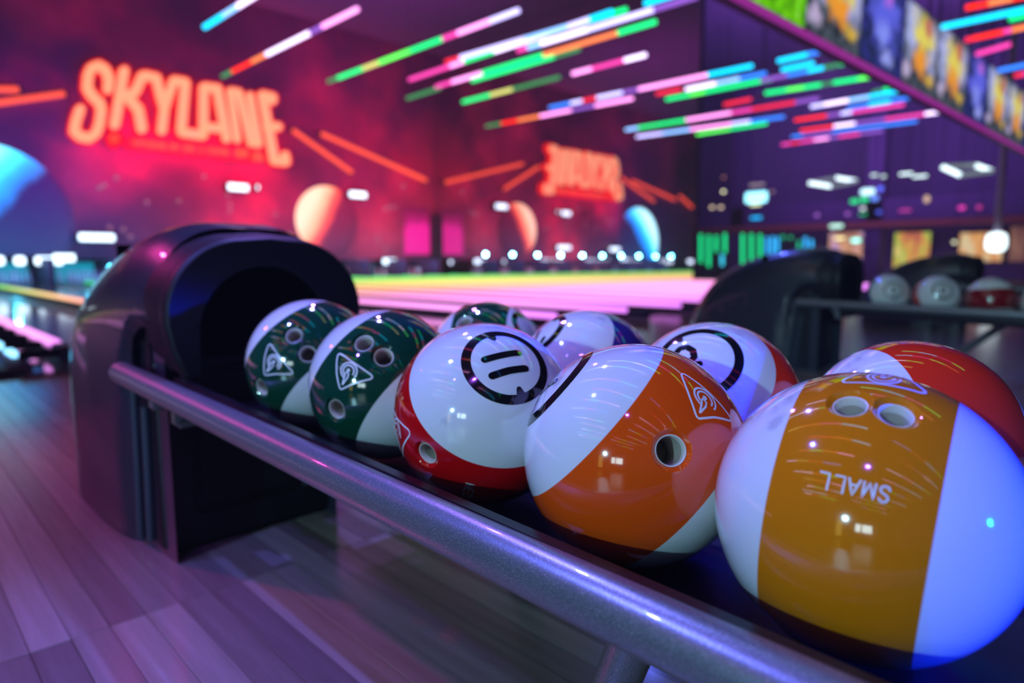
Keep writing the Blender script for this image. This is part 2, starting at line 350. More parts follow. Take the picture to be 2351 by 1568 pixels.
def make_ball(label, c, n, b, col, holes=(), emblem=None, marks=None, group='bowling balls on the near rack', segs=96, name='bowling_ball'):
    """holes: unit directions (with radius); emblem: (pole dir, roll up dir, digits)"""
    c = np.array(c, float); n = np.array(n, float); n /= np.linalg.norm(n)
    root = empty(name, c); tag(root, label, 'bowling ball', group)
    bm = bmesh.new(); bmesh.ops.create_uvsphere(bm, u_segments=segs, v_segments=segs//2, radius=BR)
    me = bpy.data.meshes.new('ball_body'); bm.to_mesh(me); bm.free()
    body = bpy.data.objects.new('ball_body', me); C.objects.link(body)
    if holes:
        for d, r in holes:
            cut = MB()
            q = Vector(d).normalized().to_track_quat('Z', 'Y').to_matrix()
            prof = [(r, -0.055), (r, -0.0042), (r*1.18, -0.0018), (r*1.55, 0.0018), (r*1.55, 0.012)]
            nn = 40; vs = []; fs = []
            for rr, z in prof:
                for j in range(nn):
                    a = 2*math.pi*j/nn; vs.append(q @ Vector((rr*math.cos(a), rr*math.sin(a), BR + z - 0.0011)))
            for i in range(len(prof)-1):
                for j in range(nn): fs.append((i*nn+j, i*nn+(j+1) % nn, (i+1)*nn+(j+1) % nn, (i+1)*nn+j))
            fs += [tuple(range(nn-1, -1, -1)), tuple((len(prof)-1)*nn+j for j in range(nn))]
            cut.add(vs, fs)
            co = cut.build('cutter', m_dark, smooth=False)
            md = body.modifiers.new('b', 'BOOLEAN'); md.operation = 'DIFFERENCE'; md.object = co; md.solver = 'EXACT'
            dg = bpy.context.evaluated_depsgraph_get(); me2 = bpy.data.meshes.new_from_object(body.evaluated_get(dg))
            body.modifiers.clear(); body.data = me2; bpy.data.objects.remove(co)
            me2.materials.clear()
    me = body.data; me.polygons.foreach_set('use_smooth', [True]*len(me.polygons)); me.set_sharp_from_angle(angle=math.radians(32))
    me.materials.append(ballmat(n, b, col, 'ball_gloss')); body.parent = root
    for p in me.polygons: p.material_index = 0
    for d, r in holes:
        q = Vector(d).normalized().to_track_quat('Z', 'Y').to_matrix(); mb = MB(); nn = 32; vs = []; fs = []
        prof = [(r*1.0, -0.0052), (r*0.995, -0.0042), (r*0.93, -0.0044), (r*0.88, -0.0065), (r*0.88, -0.011), (r*0.88, -0.05), (0.0005, -0.05)]
        for rr, z in prof:
            for j in range(nn):
                a = 2*math.pi*j/nn; vs.append(q @ Vector((rr*math.cos(a), rr*math.sin(a), BR + z)))
        for i in range(len(prof)-1):
            for j in range(nn): fs.append((i*nn+j, i*nn+(j+1) % nn, (i+1)*nn+(j+1) % nn, (i+1)*nn+j))
        mb.add(vs, fs); mb.mi = [0]*(nn*4) + [1]*(nn*2); mb.build('finger_insert', [m_insert, m_bore], root)
    if emblem:
        pole, up, digits, ro = emblem; fr = frame(pole, up); mb = MB()
        rc = ro - 0.050
        stroke(mb, [tp(fr, math.tan(rc)*math.cos(2*math.pi*i/60), math.tan(rc)*math.sin(2*math.pi*i/60)) for i in range(60)], 0.098, closed=True)
        for sg in (1, -1):
            a = tp(fr, sg*0.0, sg*math.tan(rc-0.10)); 
            vs = [tp(fr, q0*sg, sg*math.tan(rc-q1))*BR*1.0036 for q0, q1 in ((-0.075, 0.01), (0.06, 0.01), (0.03, 0.105), (0.012, 0.125), (-0.012, 0.125), (-0.026, 0.11))]
            mb.add(vs, [(0, 1, 2, 3, 4, 5)])
        mb.build('number_ring', m_ink, root)
        mb = MB()
        for st in digits:
            if isinstance(st[0], str): stroke(mb, [hitdir(c, *p) for p in st[1]], st[2])
            else: stroke(mb, [tp(fr, *p) for p in st], 0.078)
        if mb.v: mb.build('number', m_ink, root)
    if marks:
        for nm, fn in marks:
            mb = MB(); fn(mb); mb.build(nm, m_wink, root)
    return root
def text_on(c, p0, p1, up, s, wd=0.016):
    sts, W = text2d(s)
    def fn(mb):
        for st in sts:
            stroke(mb, [hitdir(c, p0[0]+(p1[0]-p0[0])*x/W+up[0]*y, p0[1]+(p1[1]-p0[1])*x/W+up[1]*y) for x, y in st], wd)
    return fn
def logo_px(c, A, B, Cc, wd=0.019):
    return lambda mb: logo(mb, hitdir(c, *A), hitdir(c, *B), hitdir(c, *Cc), wd)

dz = H - 0.655
PB = dict(G1=(0.529, 1.018, 0.485+dz), G2=(0.526, 0.797, 0.479+dz), R=(0.518, 0.574, 0.475+dz), O=(0.524, 0.362, 0.468+dz), Y=(0.529, 0.155, 0.464+dz),
          bR=(0.803, 0.194, 0.462+dz), bW=(0.755, 0.404, 0.472+dz), bP=(0.783, 0.631, 0.474+dz), bG=(0.799, 0.875, 0.476+dz))
GREEN, RED, ORANGE, AMBER, NAVY, RORANGE = (0.0, 0.050, 0.026), (0.60, 0.003, 0.004), (0.86, 0.085, 0.003), (0.72, 0.20, 0.003), (0.03, 0.02, 0.22), (0.80, 0.03, 0.006)
hr = 0.0145
for k, lab, f1, f2, th, lg in (('G1', 'white bowling ball with dark green band and three holes, nearest the black hood', (706, 812), (673, 768), (596, 892), ((620, 790), (673, 854), (607, 861))),
                           ('G2', 'white bowling ball with dark green band and three holes, beside the red banded eleven ball', (881, 817), (834, 784), (768, 942), ((779, 812), (856, 863), (781, 895)))):
    c = PB[k]; n = (-0.263, 0.707, 0.656) if k == 'G1' else (-0.263, 0.790, 0.555)
    make_ball(lab, c, n, 0.45, GREEN, [(tuple(hitdir(c, *f1)), 0.0128), (tuple(hitdir(c, *f2)), 0.0128), (tuple(hitdir(c, *th)), 0.0132)],
              emblem=(n, (0, 0, 1), [], 0.42), marks=[('triangle_logo', logo_px(c, *lg))])
c = PB['R']; nR = np.array((-0.286, -0.668, 0.687)); nR = nR/np.linalg.norm(nR)
frR = frame(nR, hitdir(c, 1192, 900) - hitdir(c, 1128, 775))
def marks_R(mb):
    d0 = Vector(hitdir(c, 941, 988)); d1 = Vector(hitdir(c, 905, 1000)); dz_ = Vector((0, 0, 1))
    u = (d1 - d0).normalized(); v = d0.cross(u)
    B = d0; m_ = B + u * 0.50
    logo(mb, (m_ - v*0.27 + Vector((0, 0, 0.04))).normalized(), B, (m_ + v*0.27).normalized())
make_ball('white bowling ball with red band and a bold ringed 11 facing up', c, nR, 0.435, RED, [(tuple(hitdir(c, 976, 1045)), 0.0122)],
          emblem=(nR, tuple(hitdir(c, 1128, 775) - hitdir(c, 1192, 900)), [('px', [(1113, 826), (1150, 816), (1189, 810)], 0.078), ('px', [(1130, 863), (1168, 851), (1206, 846)], 0.078)], 0.47),
          marks=[('triangle_logo', marks_R), ('size_lettering', text_on(c, (1070, 1108), (1052, 1170), (20, 5), 'MEDIUM', 0.013))])
c = PB['O']; nO = (-0.465, 0.594, 0.656)
make_ball('white bowling ball with broad orange band and one dark finger hole facing the camera', c, nO, 0.458, ORANGE, [(tuple(hitdir(c, 1544, 1034)), 0.0135)],
          emblem=(nO, tuple(hitdir(c, 1229, 930) * -1 + hitdir(c, 1290, 800)), [('px', [(1266, 871), (1281, 856), (1297, 840)], 0.078), ('px', [(1226, 918), (1238, 904), (1252, 893), (1263, 882), (1274, 876)], 0.078)], 0.47),
          marks=[('triangle_logo', logo_px(c, (1566, 858), (1677, 960), (1599, 961), 0.019))])
c = PB['Y']; nY = (-0.159, 0.984, 0.075)
def marks_Y(mb):
    d = hitdir(c, 2050, 874); a = hitdir(c, 1935, 878); b_ = hitdir(c, 2120, 905)
    far = Vector(d) + Vector((0.36, 0.10, 0))
    logo(mb, a, b_, far.normalized())
make_ball('largest bowling ball in front, white with an amber band lettered SMALL', c, nY, 0.452, AMBER, [(tuple(hitdir(c, 1951, 922)), 0.0112), (tuple(hitdir(c, 2061, 943)), 0.0112)],
          marks=[('triangle_logo', marks_Y), ('size_lettering', text_on(c, (2047, 1120), (1880, 1082), (-8, 36), 'SMALL', 0.0115))])
c = PB['bR']
make_ball('white bowling ball with deep red band, behind the amber banded ball', c, (-0.776, 0.622, 0.107), 0.50, RORANGE, [(tuple(hitdir(c, 2196, 962)), 0.0125)])
c = PB['bW']; nb = np.array((-0.714, -0.174, 0.679)); nb /= np.linalg.norm(nb)
make_ball('white bowling ball with ringed black number, behind the orange banded ball', c, nb, 0.637, RORANGE,
          emblem=(nb, tuple(hitdir(c, 1535, 790) - hitdir(c, 1600, 870)), [('px', [(1552, 810), (1562, 800), (1577, 797), (1591, 805), (1594, 820), (1585, 829), (1572, 840), (1560, 850)], 0.075), ('px', [(1580, 842), (1606, 835)], 0.07)], 0.50))
c = PB['bP']
make_ball('white bowling ball with dark purple band, behind the eleven ball', c, (-0.72, 0.10, 0.69), 0.60, NAVY,
          emblem=(tuple(hitdir(c, 1242, 762)), (0, 0, 1), [('px', [(1239, 761), (1231, 776)], 0.06), ('px', [(1249, 776), (1243, 785)], 0.06)], 0.40))
c = PB['bG']
make_ball('white bowling ball with green band, farthest one in the back row', c, (-0.868, 0.495, -0.027), -0.0 + 0.23, GREEN if False else (0.80, 0.80, 0.80), [(tuple(hitdir(c, 1064, 736)), 0.0145)]) if False else \
make_ball('white bowling ball with green band, farthest one in the back row', c, (0.60, -0.80, 0.05), 0.45, GREEN, [(tuple(hitdir(c, 1064, 736)), 0.0145)],
          emblem=(tuple(hitdir(c, 1216, 752)), (0, 0, 1), [], 0.36))
# balls on the next racks
def far_ball(lab, c, n, b, col, em=None):
    return make_ball(lab, c, n, b, col, (), emblem=(n, (0, 0, 1), [[(-0.06, -0.14), (-0.06, 0.14)], [(0.09, -0.14), (0.09, 0.14)]], 0.45) if em else None, group='bowling balls on the second rack', segs=48)
far_ball('plain white faced bowling ball first on the second rack', (3.93, 1.095, 0.446), (-0.83, -0.48, 0.28), 0.40, NAVY, 1)
far_ball('white bowling ball with red side, second on the second rack', (3.93, 0.868, 0.442), (-0.83, -0.42, 0.36), 0.44, RED, 1)
far_ball('dark red banded bowling ball third on the second rack', (3.93, 0.640, 0.436), (0.10, 0.10, 0.99), 0.45, (0.25, 0.004, 0.004))
far_ball('dark bowling ball cut by the right edge on the second rack', (3.93, 0.415, 0.430), (0.2, -0.9, 0.3), 0.55, (0.02, 0.02, 0.05))

# ------------------------------------------------------------------ ball rack
def slope(y): return 0.0243 * (y - 0.155)
def make_rack():
    root = empty('ball_rack', (0.65, 0.4, 0)); tag(root, 'silver railed black bowling ball rack in the foreground', 'ball rack', 'ball racks')
    ox, oy = 0.65, 0.4
    def sh(mb): mb.v = [(a-ox, b-oy, q) for a, b, q in mb.v]; return mb
    ys = [-0.75 + 0.15*i for i in range(14)] + [1.29]
    zr = 0.376
    # front rail bends around at its near end, out of the frame
    pts = [(0.358, y, zr + 0.0150*(y-0.25)) for y in (1.51, 1.2, 0.8, 0.4, 0.0, -0.4, -0.62)] + [(0.372, -0.70, zr-0.014), (0.41, -0.755, zr-0.015), (0.47, -0.78, zr-0.015), (0.83, -0.78, zr-0.015), (0.90, -0.755, zr-0.015), (0.935, -0.70, zr-0.014)] + \
          [(0.95, y, zr + 0.0150*(y-0.25)) for y in (-0.62, 0.0, 0.8, 1.51)]
    sh(MB().tube(pts, 0.0225, 32)).build('rail', m_rail, root)
    b0 = 0.317
    prof = [(0.404, b0+0.016), (0.43, b0+0.008), (0.47, b0+0.002), (0.526, b0-0.001), (0.61, b0+0.004), (0.635, b0+0.020), (0.67, b0+0.020), (0.695, b0+0.004), (0.778, b0-0.001), (0.86, b0+0.004), (0.905, b0+0.016), (0.905, b0+0.006), (0.86, b0-0.014), (0.45, b0-0.014), (0.404, b0+0.008)]
    sh(MB().extrude_y(prof, ys, lambda y: slope(y)*1.0)).build('tray', m_tray, root)
    for x0, x1 in ((0.388, 0.408), (0.903, 0.921)):
        pr = [(x0, b0+0.014), (x1, b0+0.014), (x1, b0+0.056), (x1-0.004, b0+0.062), (x0+0.004, b0+0.062), (x0, b0+0.056)]
        sh(MB().extrude_y(pr, ys, slope)).build('bumper_strip', m_rubber, root)
    for y in (1.30, -0.6):
        z = zr + 0.015*(y-0.25)
        mb = MB(); mb.box((0.352, y-0.016, z-0.040), (0.40, y+0.016, z-0.018), bevel=0.003); mb.box((0.90, y-0.016, z-0.040), (0.955, y+0.016, z-0.018), bevel=0.003)
        mb.box((0.395, y-0.012, z-0.082), (0.910, y+0.012, z-0.066), bevel=0.003); mb.box((0.388, y-0.012, z-0.075), (0.402, y+0.012, z-0.03), bevel=0.002)
        sh(mb).build('bracket', m_rail, root)
    A = at(1466, 1440, x=0.46); B = at(1302, 1850, z=0.0)
    d = (A - B); d = d / np.linalg.norm(d)
    lg = sh(MB().tube([B, A, A + d*0.02], 0.0215, 28)).build('leg', m_rail, root)
    ft = MB(); ft.lathe([(0.0, 0), (0.040, 0), (0.040, 0.008), (0.03, 0.014), (0.0, 0.014)], 24, (B[0]-ox, B[1]-oy, 0)); ft.build('foot_plate', m_rail, lg)
    B2 = (0.92, 0.95, 0.0); lg2 = sh(MB().tube([B2, (0.86, 0.62, 0.30)], 0.0215, 20)).build('leg', m_rail, root)
    return root
rack = make_rack()

# ------------------------------------------------------------------ ball return hood
def make_hood():
    cx, hx = 0.592, 0.0
    root = empty('ball_return_hood', (cx, 1.44, 0)); tag(root, 'black ball return hood with round opening, left in the foreground', 'ball return', 'ball return hoods')
    ox, oy = cx, 1.44
    def sh(mb): mb.v = [(a, b-oy, q) for a, b, q in mb.v]; return mb     # x already centred on the hood
    # profile of the crown along y
    tops = [(1.300, 0.648), (1.36, 0.676), (1.42, 0.698), (1.48, 0.706), (1.56, 0.703), (1.66, 0.688), (1.80, 0.655), (1.93, 0.608), (2.04, 0.545), (2.12, 0.475), (2.18, 0.390), (2.215, 0.29), (2.228, 0.18), (2.232, 0.0)]
    def top(y):
        for (a, b), (c2, d) in zip(tops, tops[1:]):
            if a <= y <= c2:
                f = (y-a)/(c2-a); return b + (d-b)*f
        return tops[0][1] if y < tops[0][0] else 0.0
    def half(y): return 0.205 + 0.028*math.sin(min(1, max(0, (y-1.38)/0.5))*math.pi/2) - 0.05*max(0, (y-1.95)/0.28)**2
    def sect(y, hw, tz, k=28):
        r = min(0.20, tz*0.6); rx = min(0.165, hw*0.8); pts = []
        zs = [0.0, 0.1, 0.2, 0.3, 0.36, 0.40, 0.43, 0.45, 0.47, 0.49, 0.51]
        for z in zs: pts.append((-hw, z * (tz - r) / 0.51))
        for i in range(1, k+1):
            a = math.pi/2 * i/k; pts.append((-hw + rx - rx*math.cos(a)**0.92, tz - r + r*math.sin(a)**0.92))
        pts += [(-x, z) for x, z in pts[::-1][1:]] if abs(pts[-1][0]) < 1e-6 else [(-x, z) for x, z in pts[::-1]]
        return pts
    # outer shell; the lower front of each side steps in behind a rounded edge
    ys = [1.40, 1.44, 1.48, 1.51, 1.525, 1.535, 1.545, 1.555, 1.57, 1.60, 1.65, 1.72, 1.80, 1.88, 1.95, 2.01, 2.06, 2.10, 2.14, 2.17, 2.195, 2.212, 2.224, 2.232]
    rows = []
    for y in ys:
        tz = max(top(y), 0.02); rows.append([(x, y, z) for x, z in sect(y, half(y), tz)])
    n = len(rows[0]); vs = []
    for i, rw in enumerate(rows):
        for (x, y, z) in rw:
            # signed distance to the recess (y < edge, z < 0.50) with a large corner radius
            ey = 1.555 + 0.05*(1 - z/0.5) if z < 0.5 else 1.555
            rad = 0.11; qx = (ey - rad) - y; qz = (0.50 - rad) - z
            if qx > 0 or qz > 0:
                dd = rad - math.hypot(min(qx, 0), min(qz, 0)) if (qx < 0 and qz < 0) else min(ey - y, 0.50 - z)
            else: dd = rad - math.hypot(qx, qz)
            f = min(1, max(0, dd/0.012)); f = f*f*(3-2*f)
            x2 = x * (1 - 0.115*f) if abs(x) > 0.15 else x
            vs.append((x2, y, z))
    fs = [(i*n+j, (i+1)*n+j, (i+1)*n+j+1, i*n+j+1) for i in range(len(rows)-1) for j in range(n-1)]
    fs.append(tuple(i for i in range((len(rows)-1)*n, len(rows)*n)))
    sh(MB().add(vs, fs)).build('shell', m_shell, root, angle=50)
    # head: dark bezel with a circular mouth, reaching forward over the balls
    HY, HB = 1.300, 1.43
    hw, tz, zb = 0.207, 0.668, 0.40
    out = []
    ro = 0.155
    out += [(-hw+0.03, zb), (-hw+0.008, zb+0.06), (-hw+0.004, zb+0.085), (-hw, zb+0.105)]
    for i in range(0, 13):
        a = math.pi/2*i/12; out.append((-hw + ro - ro*math.cos(a), tz - 0.15 + 0.15*math.sin(a)))
    out += [(0, tz+0.004)]
    out += [(-x, z) for x, z in out[::-1][1:]]
    mc, mr, mzt = -0.014, 0.132, 0.612                           # mouth centre x, radius, top
    inn = []; k = len(out)
    for i in range(k):
        tt = i/(k-1)
        if tt < 0.2: inn.append((mc - mr, zb + (mzt - mr - zb)*tt/0.2))
        elif tt > 0.8: inn.append((mc + mr, zb + (mzt - mr - zb)*(1-tt)/0.2))
        else:
            a = math.pi*(tt-0.2)/0.6; inn.append((mc - mr*math.cos(a), mzt - mr + mr*math.sin(a)))
    b = MB(); lay = []
    def layer(pts, y, s=1.0, dz_=0.0, cx_=0.0): return [(cx_ + (x-cx_)*s, y, 0.5 + (z-0.5)*s + dz_) for x, z in pts]
    layers = [layer(out, HB+0.02, 1.0, 0.012), layer(out, HY+0.060, 1.0, 0.009), layer(out, HY+0.046, 0.985, 0.006), layer(out, HY+0.040, 0.985, 0.006), layer(out, HY+0.034, 1.0, 0.004),
              layer(out, HY+0.012, 1.0, 0.0), layer(out, HY+0.003, 0.985), layer(out, HY, 0.965), layer(inn, HY+0.004, 1.0), layer(inn, HY+0.010, 0.985, 0, mc), layer(inn, 1.75, 0.96, 0, mc)]
    vs = [p for l in layers for p in l]; fs = []
    for i in range(len(layers)-1):
        for j in range(k-1): fs.append((i*k+j, i*k+j+1, (i+1)*k+j+1, (i+1)*k+j))
    mi0 = len(fs)
    b.add(vs, fs); b.mi = [0]*len(fs)
    for q in range(8*(k-1), len(fs)): b.mi[q] = 1
    sh(b).build('head_bezel', [m_plastic, m_void], root, angle=35)
    tb = MB(); tb.box((mc-mr-0.02, 1.73, 0.28), (mc+mr+0.02, 1.76, 0.66)); tb.box((mc-mr+0.001, 1.35, 0.30), (mc+mr-0.001, 1.75, 0.315)); tb.box((mc-mr-0.012, 1.42, 0.30), (mc-mr-0.002, 1.75, 0.50)); tb.box((mc+mr+0.002, 1.42, 0.30), (mc+mr+0.012, 1.75, 0.50))
    sh(tb).build('mouth_lining', m_void, root, smooth=False)
    for sx in (-1, 1):
        sc = MB(); sc.lathe([(0.0, 0.004), (0.006, 0.003), (0.007, 0.0), (0.007, -0.003)], 16); sc.v = [(sx*0.155+a, HY-0.001-q-oy, 0.50+b2) for a, b2, q in sc.v]
        sc.build('screw', m_plastic, root)
    # front of the pedestal with a recessed panel
    fw = 0.190
    p = MB(); yb = 1.445
    def fr_(x, z, y): return (x, y, z)
    o4 = [(-fw, 0.012), (fw, 0.012), (fw, 0.41), (-fw, 0.41)]
    def rrect(x0, z0, x1, z1, r, k=5):
        pts = []
        for cx_, cz_, a0 in ((x1-r, z0+r, -90), (x1-r, z1-r, 0), (x0+r, z1-r, 90), (x0+r, z0+r, 180)):
            for i in range(k+1):
                a = math.radians(a0 + 90*i/k); pts.append((cx_ + r*math.cos(a), cz_ + r*math.sin(a)))
        return pts
    lays = [(rrect(-fw, 0.012, fw, 0.42, 0.010), yb+0.05), (rrect(-fw, 0.012, fw, 0.42, 0.010), yb+0.006), (rrect(-fw+0.005, 0.017, fw-0.005, 0.415, 0.010), yb),
            (rrect(-0.128, 0.075, 0.135, 0.40, 0.022), yb-0.001), (rrect(-0.122, 0.081, 0.129, 0.394, 0.020), yb+0.010), (rrect(-0.114, 0.089, 0.121, 0.386, 0.016), yb+0.010), (rrect(-0.108, 0.095, 0.115, 0.380, 0.014), yb+0.004)]
    kk = len(lays[0][0]); vs = [(x, y, z) for l, y in lays for x, z in l]; fs = [(i*kk+j, i*kk+(j+1) % kk, (i+1)*kk+(j+1) % kk, (i+1)*kk+j) for i in range(len(lays)-1) for j in range(kk)]
    fs.append(tuple((len(lays)-1)*kk+j for j in range(kk)))
    sh(p.add(vs, fs)).build('front_panel', m_plastic, root, angle=30)
    # inset side cheeks between shell and front, with the dark slot and the ribs
    for sx in (-1, 1):
        ck = MB()
        def cheek(x0, x1, y0, y1, z0, z1): ck.box((min(sx*x0, sx*x1), y0, z0), (max(sx*x0, sx*x1), y1, z1), bevel=0.006)
        cheek(0.150, 0.192, 1.455, 1.56, 0.012, 0.47)
        sh(ck).build('side_cheek', m_plastic, root)
        rb = MB(); rb.tube([(sx*0.196, 1.520, 0.02), (sx*0.197, 1.505, 0.18), (sx*0.198, 1.495, 0.32)], 0.010, 12); sh(rb).build('side_rib', m_trim, root)
        rb = MB(); rb.tube([(sx*0.205, 1.56, 0.015), (sx*0.207, 1.54, 0.20), (sx*0.207, 1.53, 0.36)], 0.009, 12); sh(rb).build('side_rib', m_trim, root)
        sl = MB(); pts = [(sx*0.199, 1.532, 0.37), (sx*0.199, 1.530, 0.43), (sx*0.199, 1.515, 0.462), (sx*0.199, 1.485, 0.478), (sx*0.199, 1.455, 0.484)]
        sl.tube(pts, 0.008, 10); sh(sl).build('side_groove', m_void, root)
    kb = MB(); kb.box((-0.185, 1.46, 0.0), (0.185, 2.16, 0.014)); sh(kb).build('base_plinth', m_void, root, smooth=False)
    return root
hood = make_hood()
HLAB = ['', 'black ball return hood seen from the side behind the second rack', 'black ball return hood beyond the row of balls at the right edge', 'black ball return hood farthest off to the right']
RLAB = ['', 'silver railed ball rack at the right edge, second from the camera', 'silver railed ball rack third from the camera', 'silver railed ball rack farthest from the camera']
for i in (1, 2):
    h2 = copy_tree(hood, (3.40*i, 0, 0)); h2['label'] = HLAB[i]
    r2 = copy_tree(rack, (3.40*i, 0, 0)); r2['label'] = RLAB[i]

# ------------------------------------------------------------------ lanes, light strips, pins
def lane_material():
    m = mat('lane_gloss', (0.20, 0.13, 0.16), 0.16, coat=0.8)
    bsdf(m).inputs['Coat Roughness'].default_value = 0.08
    tc = N(m, 'ShaderNodeTexCoord'); mp = N(m, 'ShaderNodeMapping'); mp.inputs['Scale'].default_value = (30, 0.5, 1); L(m, tc.outputs['Object'], mp.inputs[0])
    n = N(m, 'ShaderNodeTexNoise'); n.inputs['Scale'].default_value = 1; L(m, mp.outputs[0], n.inputs['Vector'])
    r = ramp(m, [(0.3, (0.12, 0.08, 0.11)), (0.7, (0.30, 0.20, 0.24))]); L(m, n.outputs[0], r.inputs[0]); L(m, r.outputs[0], bsdf(m).inputs['Base Color'])
    return m
m_lane = lane_material(); m_gut = mat('gutter_plastic', (0.03, 0.02, 0.05), 0.35)
lane_x = [2.68 + 1.6*k for k in range(-4, 9)]
ordn = lambda k: ['first', 'second', 'third', 'fourth', 'fifth', 'sixth', 'seventh', 'eighth', 'ninth', 'tenth', 'eleventh', 'twelfth', 'thirteenth'][k]
lane0 = None
for k, lx in enumerate(lane_x):
    lab = 'glossy wooden bowling lane, %s counted from the left end of the hall' % ordn(k)
    if lane0 is None:
        lane0 = empty('bowling_lane', (lx, 4.32, 0)); tag(lane0, lab, 'bowling lane', 'bowling lanes')
        MB().box((-0.53, 0, -0.012), (0.53, 17.4, 0.004)).build('lane_surface', m_lane, lane0, smooth=False)
        for sx in (-1, 1):
            gp = [(sx*0.535, 0.004), (sx*0.545, -0.004), (sx*0.60, -0.010), (sx*0.66, -0.010), (sx*0.715, -0.004), (sx*0.725, 0.004), (sx*0.725, -0.012), (sx*0.535, -0.012)]
            g = MB().extrude_y(gp, [0, 17.4]); g.build('gutter', m_gut, lane0, smooth=False)
        MB().box((-0.8, -0.02, -0.012), (0.8, 0.0, 0.003)).build('foul_line', m_void, lane0, smooth=False)
    else:
        l2 = copy_tree(lane0); l2.location = (lx, 4.32, 0); l2['label'] = lab
def strip_material():
    m = mat('strip_light', (0.02, 0.02, 0.02), 0.5)
    g = N(m, 'ShaderNodeNewGeometry'); s = N(m, 'ShaderNodeSeparateXYZ'); L(m, g.outputs['Position'], s.inputs[0])
    mr = N(m, 'ShaderNodeMapRange'); mr.inputs[1].default_value = 4.0; mr.inputs[2].default_value = 22.0; L(m, s.outputs[1], mr.inputs[0])
    r = ramp(m, [(0.0, (0.75, 0.20, 1.0)), (0.10, (1.0, 0.34, 0.95)), (0.24, (1.0, 0.32, 0.80)), (0.36, (1.0, 0.40, 0.28)), (0.48, (0.85, 0.55, 0.20)), (0.62, (0.55, 0.64, 0.14)), (0.78, (0.18, 0.64, 0.08)), (0.90, (0.0, 0.60, 0.2)), (1.0, (0.0, 0.55, 0.25))])
    L(m, mr.outputs[0], r.inputs[0]); L(m, r.outputs[0], bsdf(m).inputs['Emission Color']); bsdf(m).inputs['Emission Strength'].default_value = 1.7
    return m
m_strip = strip_material()
strip_x = [-3.9, -2.7, -1.5, -0.4, 0.84, 2.07, 4.15, 4.78, 5.95, 7.07, 8.3, 9.5, 10.7, 11.9, 13.1, 14.3, 15.5, 16.6]
for k, sx in enumerate(strip_x):
    y0 = 5.05 if sx < 2 else (9.0 if sx == 2.07 or sx == 4.15 else 4.25)
    if sx in (2.07,): y0 = 8.2
    if sx == 4.15: y0 = 12.5
    if sx < 0.5: where = '%s left of the view, mirrored only' % ordn(k)
    elif k < 7: where = ['nearest the left edge of the photo', 'second from the left edge of the photo', 'far one running green under the pins'][k-4]
    else: where = '%s between the two hoods' % ordn(k-7)
    root = empty('lane_light_strip', (sx, y0, 0)); tag(root, 'pink to green floor light strip, ' + where, 'light strip', 'light strips along the lanes')
    MB().tube([(0, 0, 0.098), (0, 20.4-y0, 0.098)], 0.030, 10).build('light_tube', m_strip, root)
    MB().box((-0.035, -0.05, 0.0045), (0.035, 20.4-y0, 0.068)).build('strip_housing', m_gut, root, smooth=False)
    MB().box((-0.04, -0.30, 0.0045), (0.04, -0.05, 0.11), bevel=0.01).build('end_cap', mat('cap_blue', (0.03, 0.03, 0.12), 0.4), root)
# near left divider with blue white lamps and posts, and the dark mat in front of it
dv = empty('lane_divider', (0.62, 4.55, 0)); tag(dv, 'low lane divider with blue white lamps and dark posts at the left edge', 'divider')
MB().box((-0.10, 0.0, -0.004), (0.02, 4.2, 0.05), bevel=0.008).build('divider_body', m_beam, dv)
for i in range(7): MB().box((-0.04, 0.32+0.55*i, 0.05), (0.01, 0.62+0.55*i, 0.075), bevel=0.006).build('lamp_segment', glow((0.25, 0.65, 1.0), 2.6), dv)
for i in range(7): MB().box((-0.02, 0.16+0.55*i, 0.05), (0.18, 0.22+0.55*i, 0.10), bevel=0.006).build('post', m_void, dv)
m_mat = mat('mat_black', (0.01, 0.01, 0.03), 0.5)
a_, b_ = at(-40, 846, z=0), at(88, 838, z=0)
fm = MB().box((a_[0]-0.30, 4.45, 0.0), (0.60, 4.72, 0.035), bevel=0.008).build('floor_mat', m_mat); tag(fm, 'dark floor mat by the foul line at the left edge', 'mat')
bl = MB().box((0.15, 4.78, 0.0), (0.48, 5.6, 0.03), bevel=0.01).build('floor_lamp_panel', glow((0.05, 0.55, 1.0), 2.2)); tag(bl, 'flat cyan glowing floor lamp behind the dark mat', 'floor lamp')
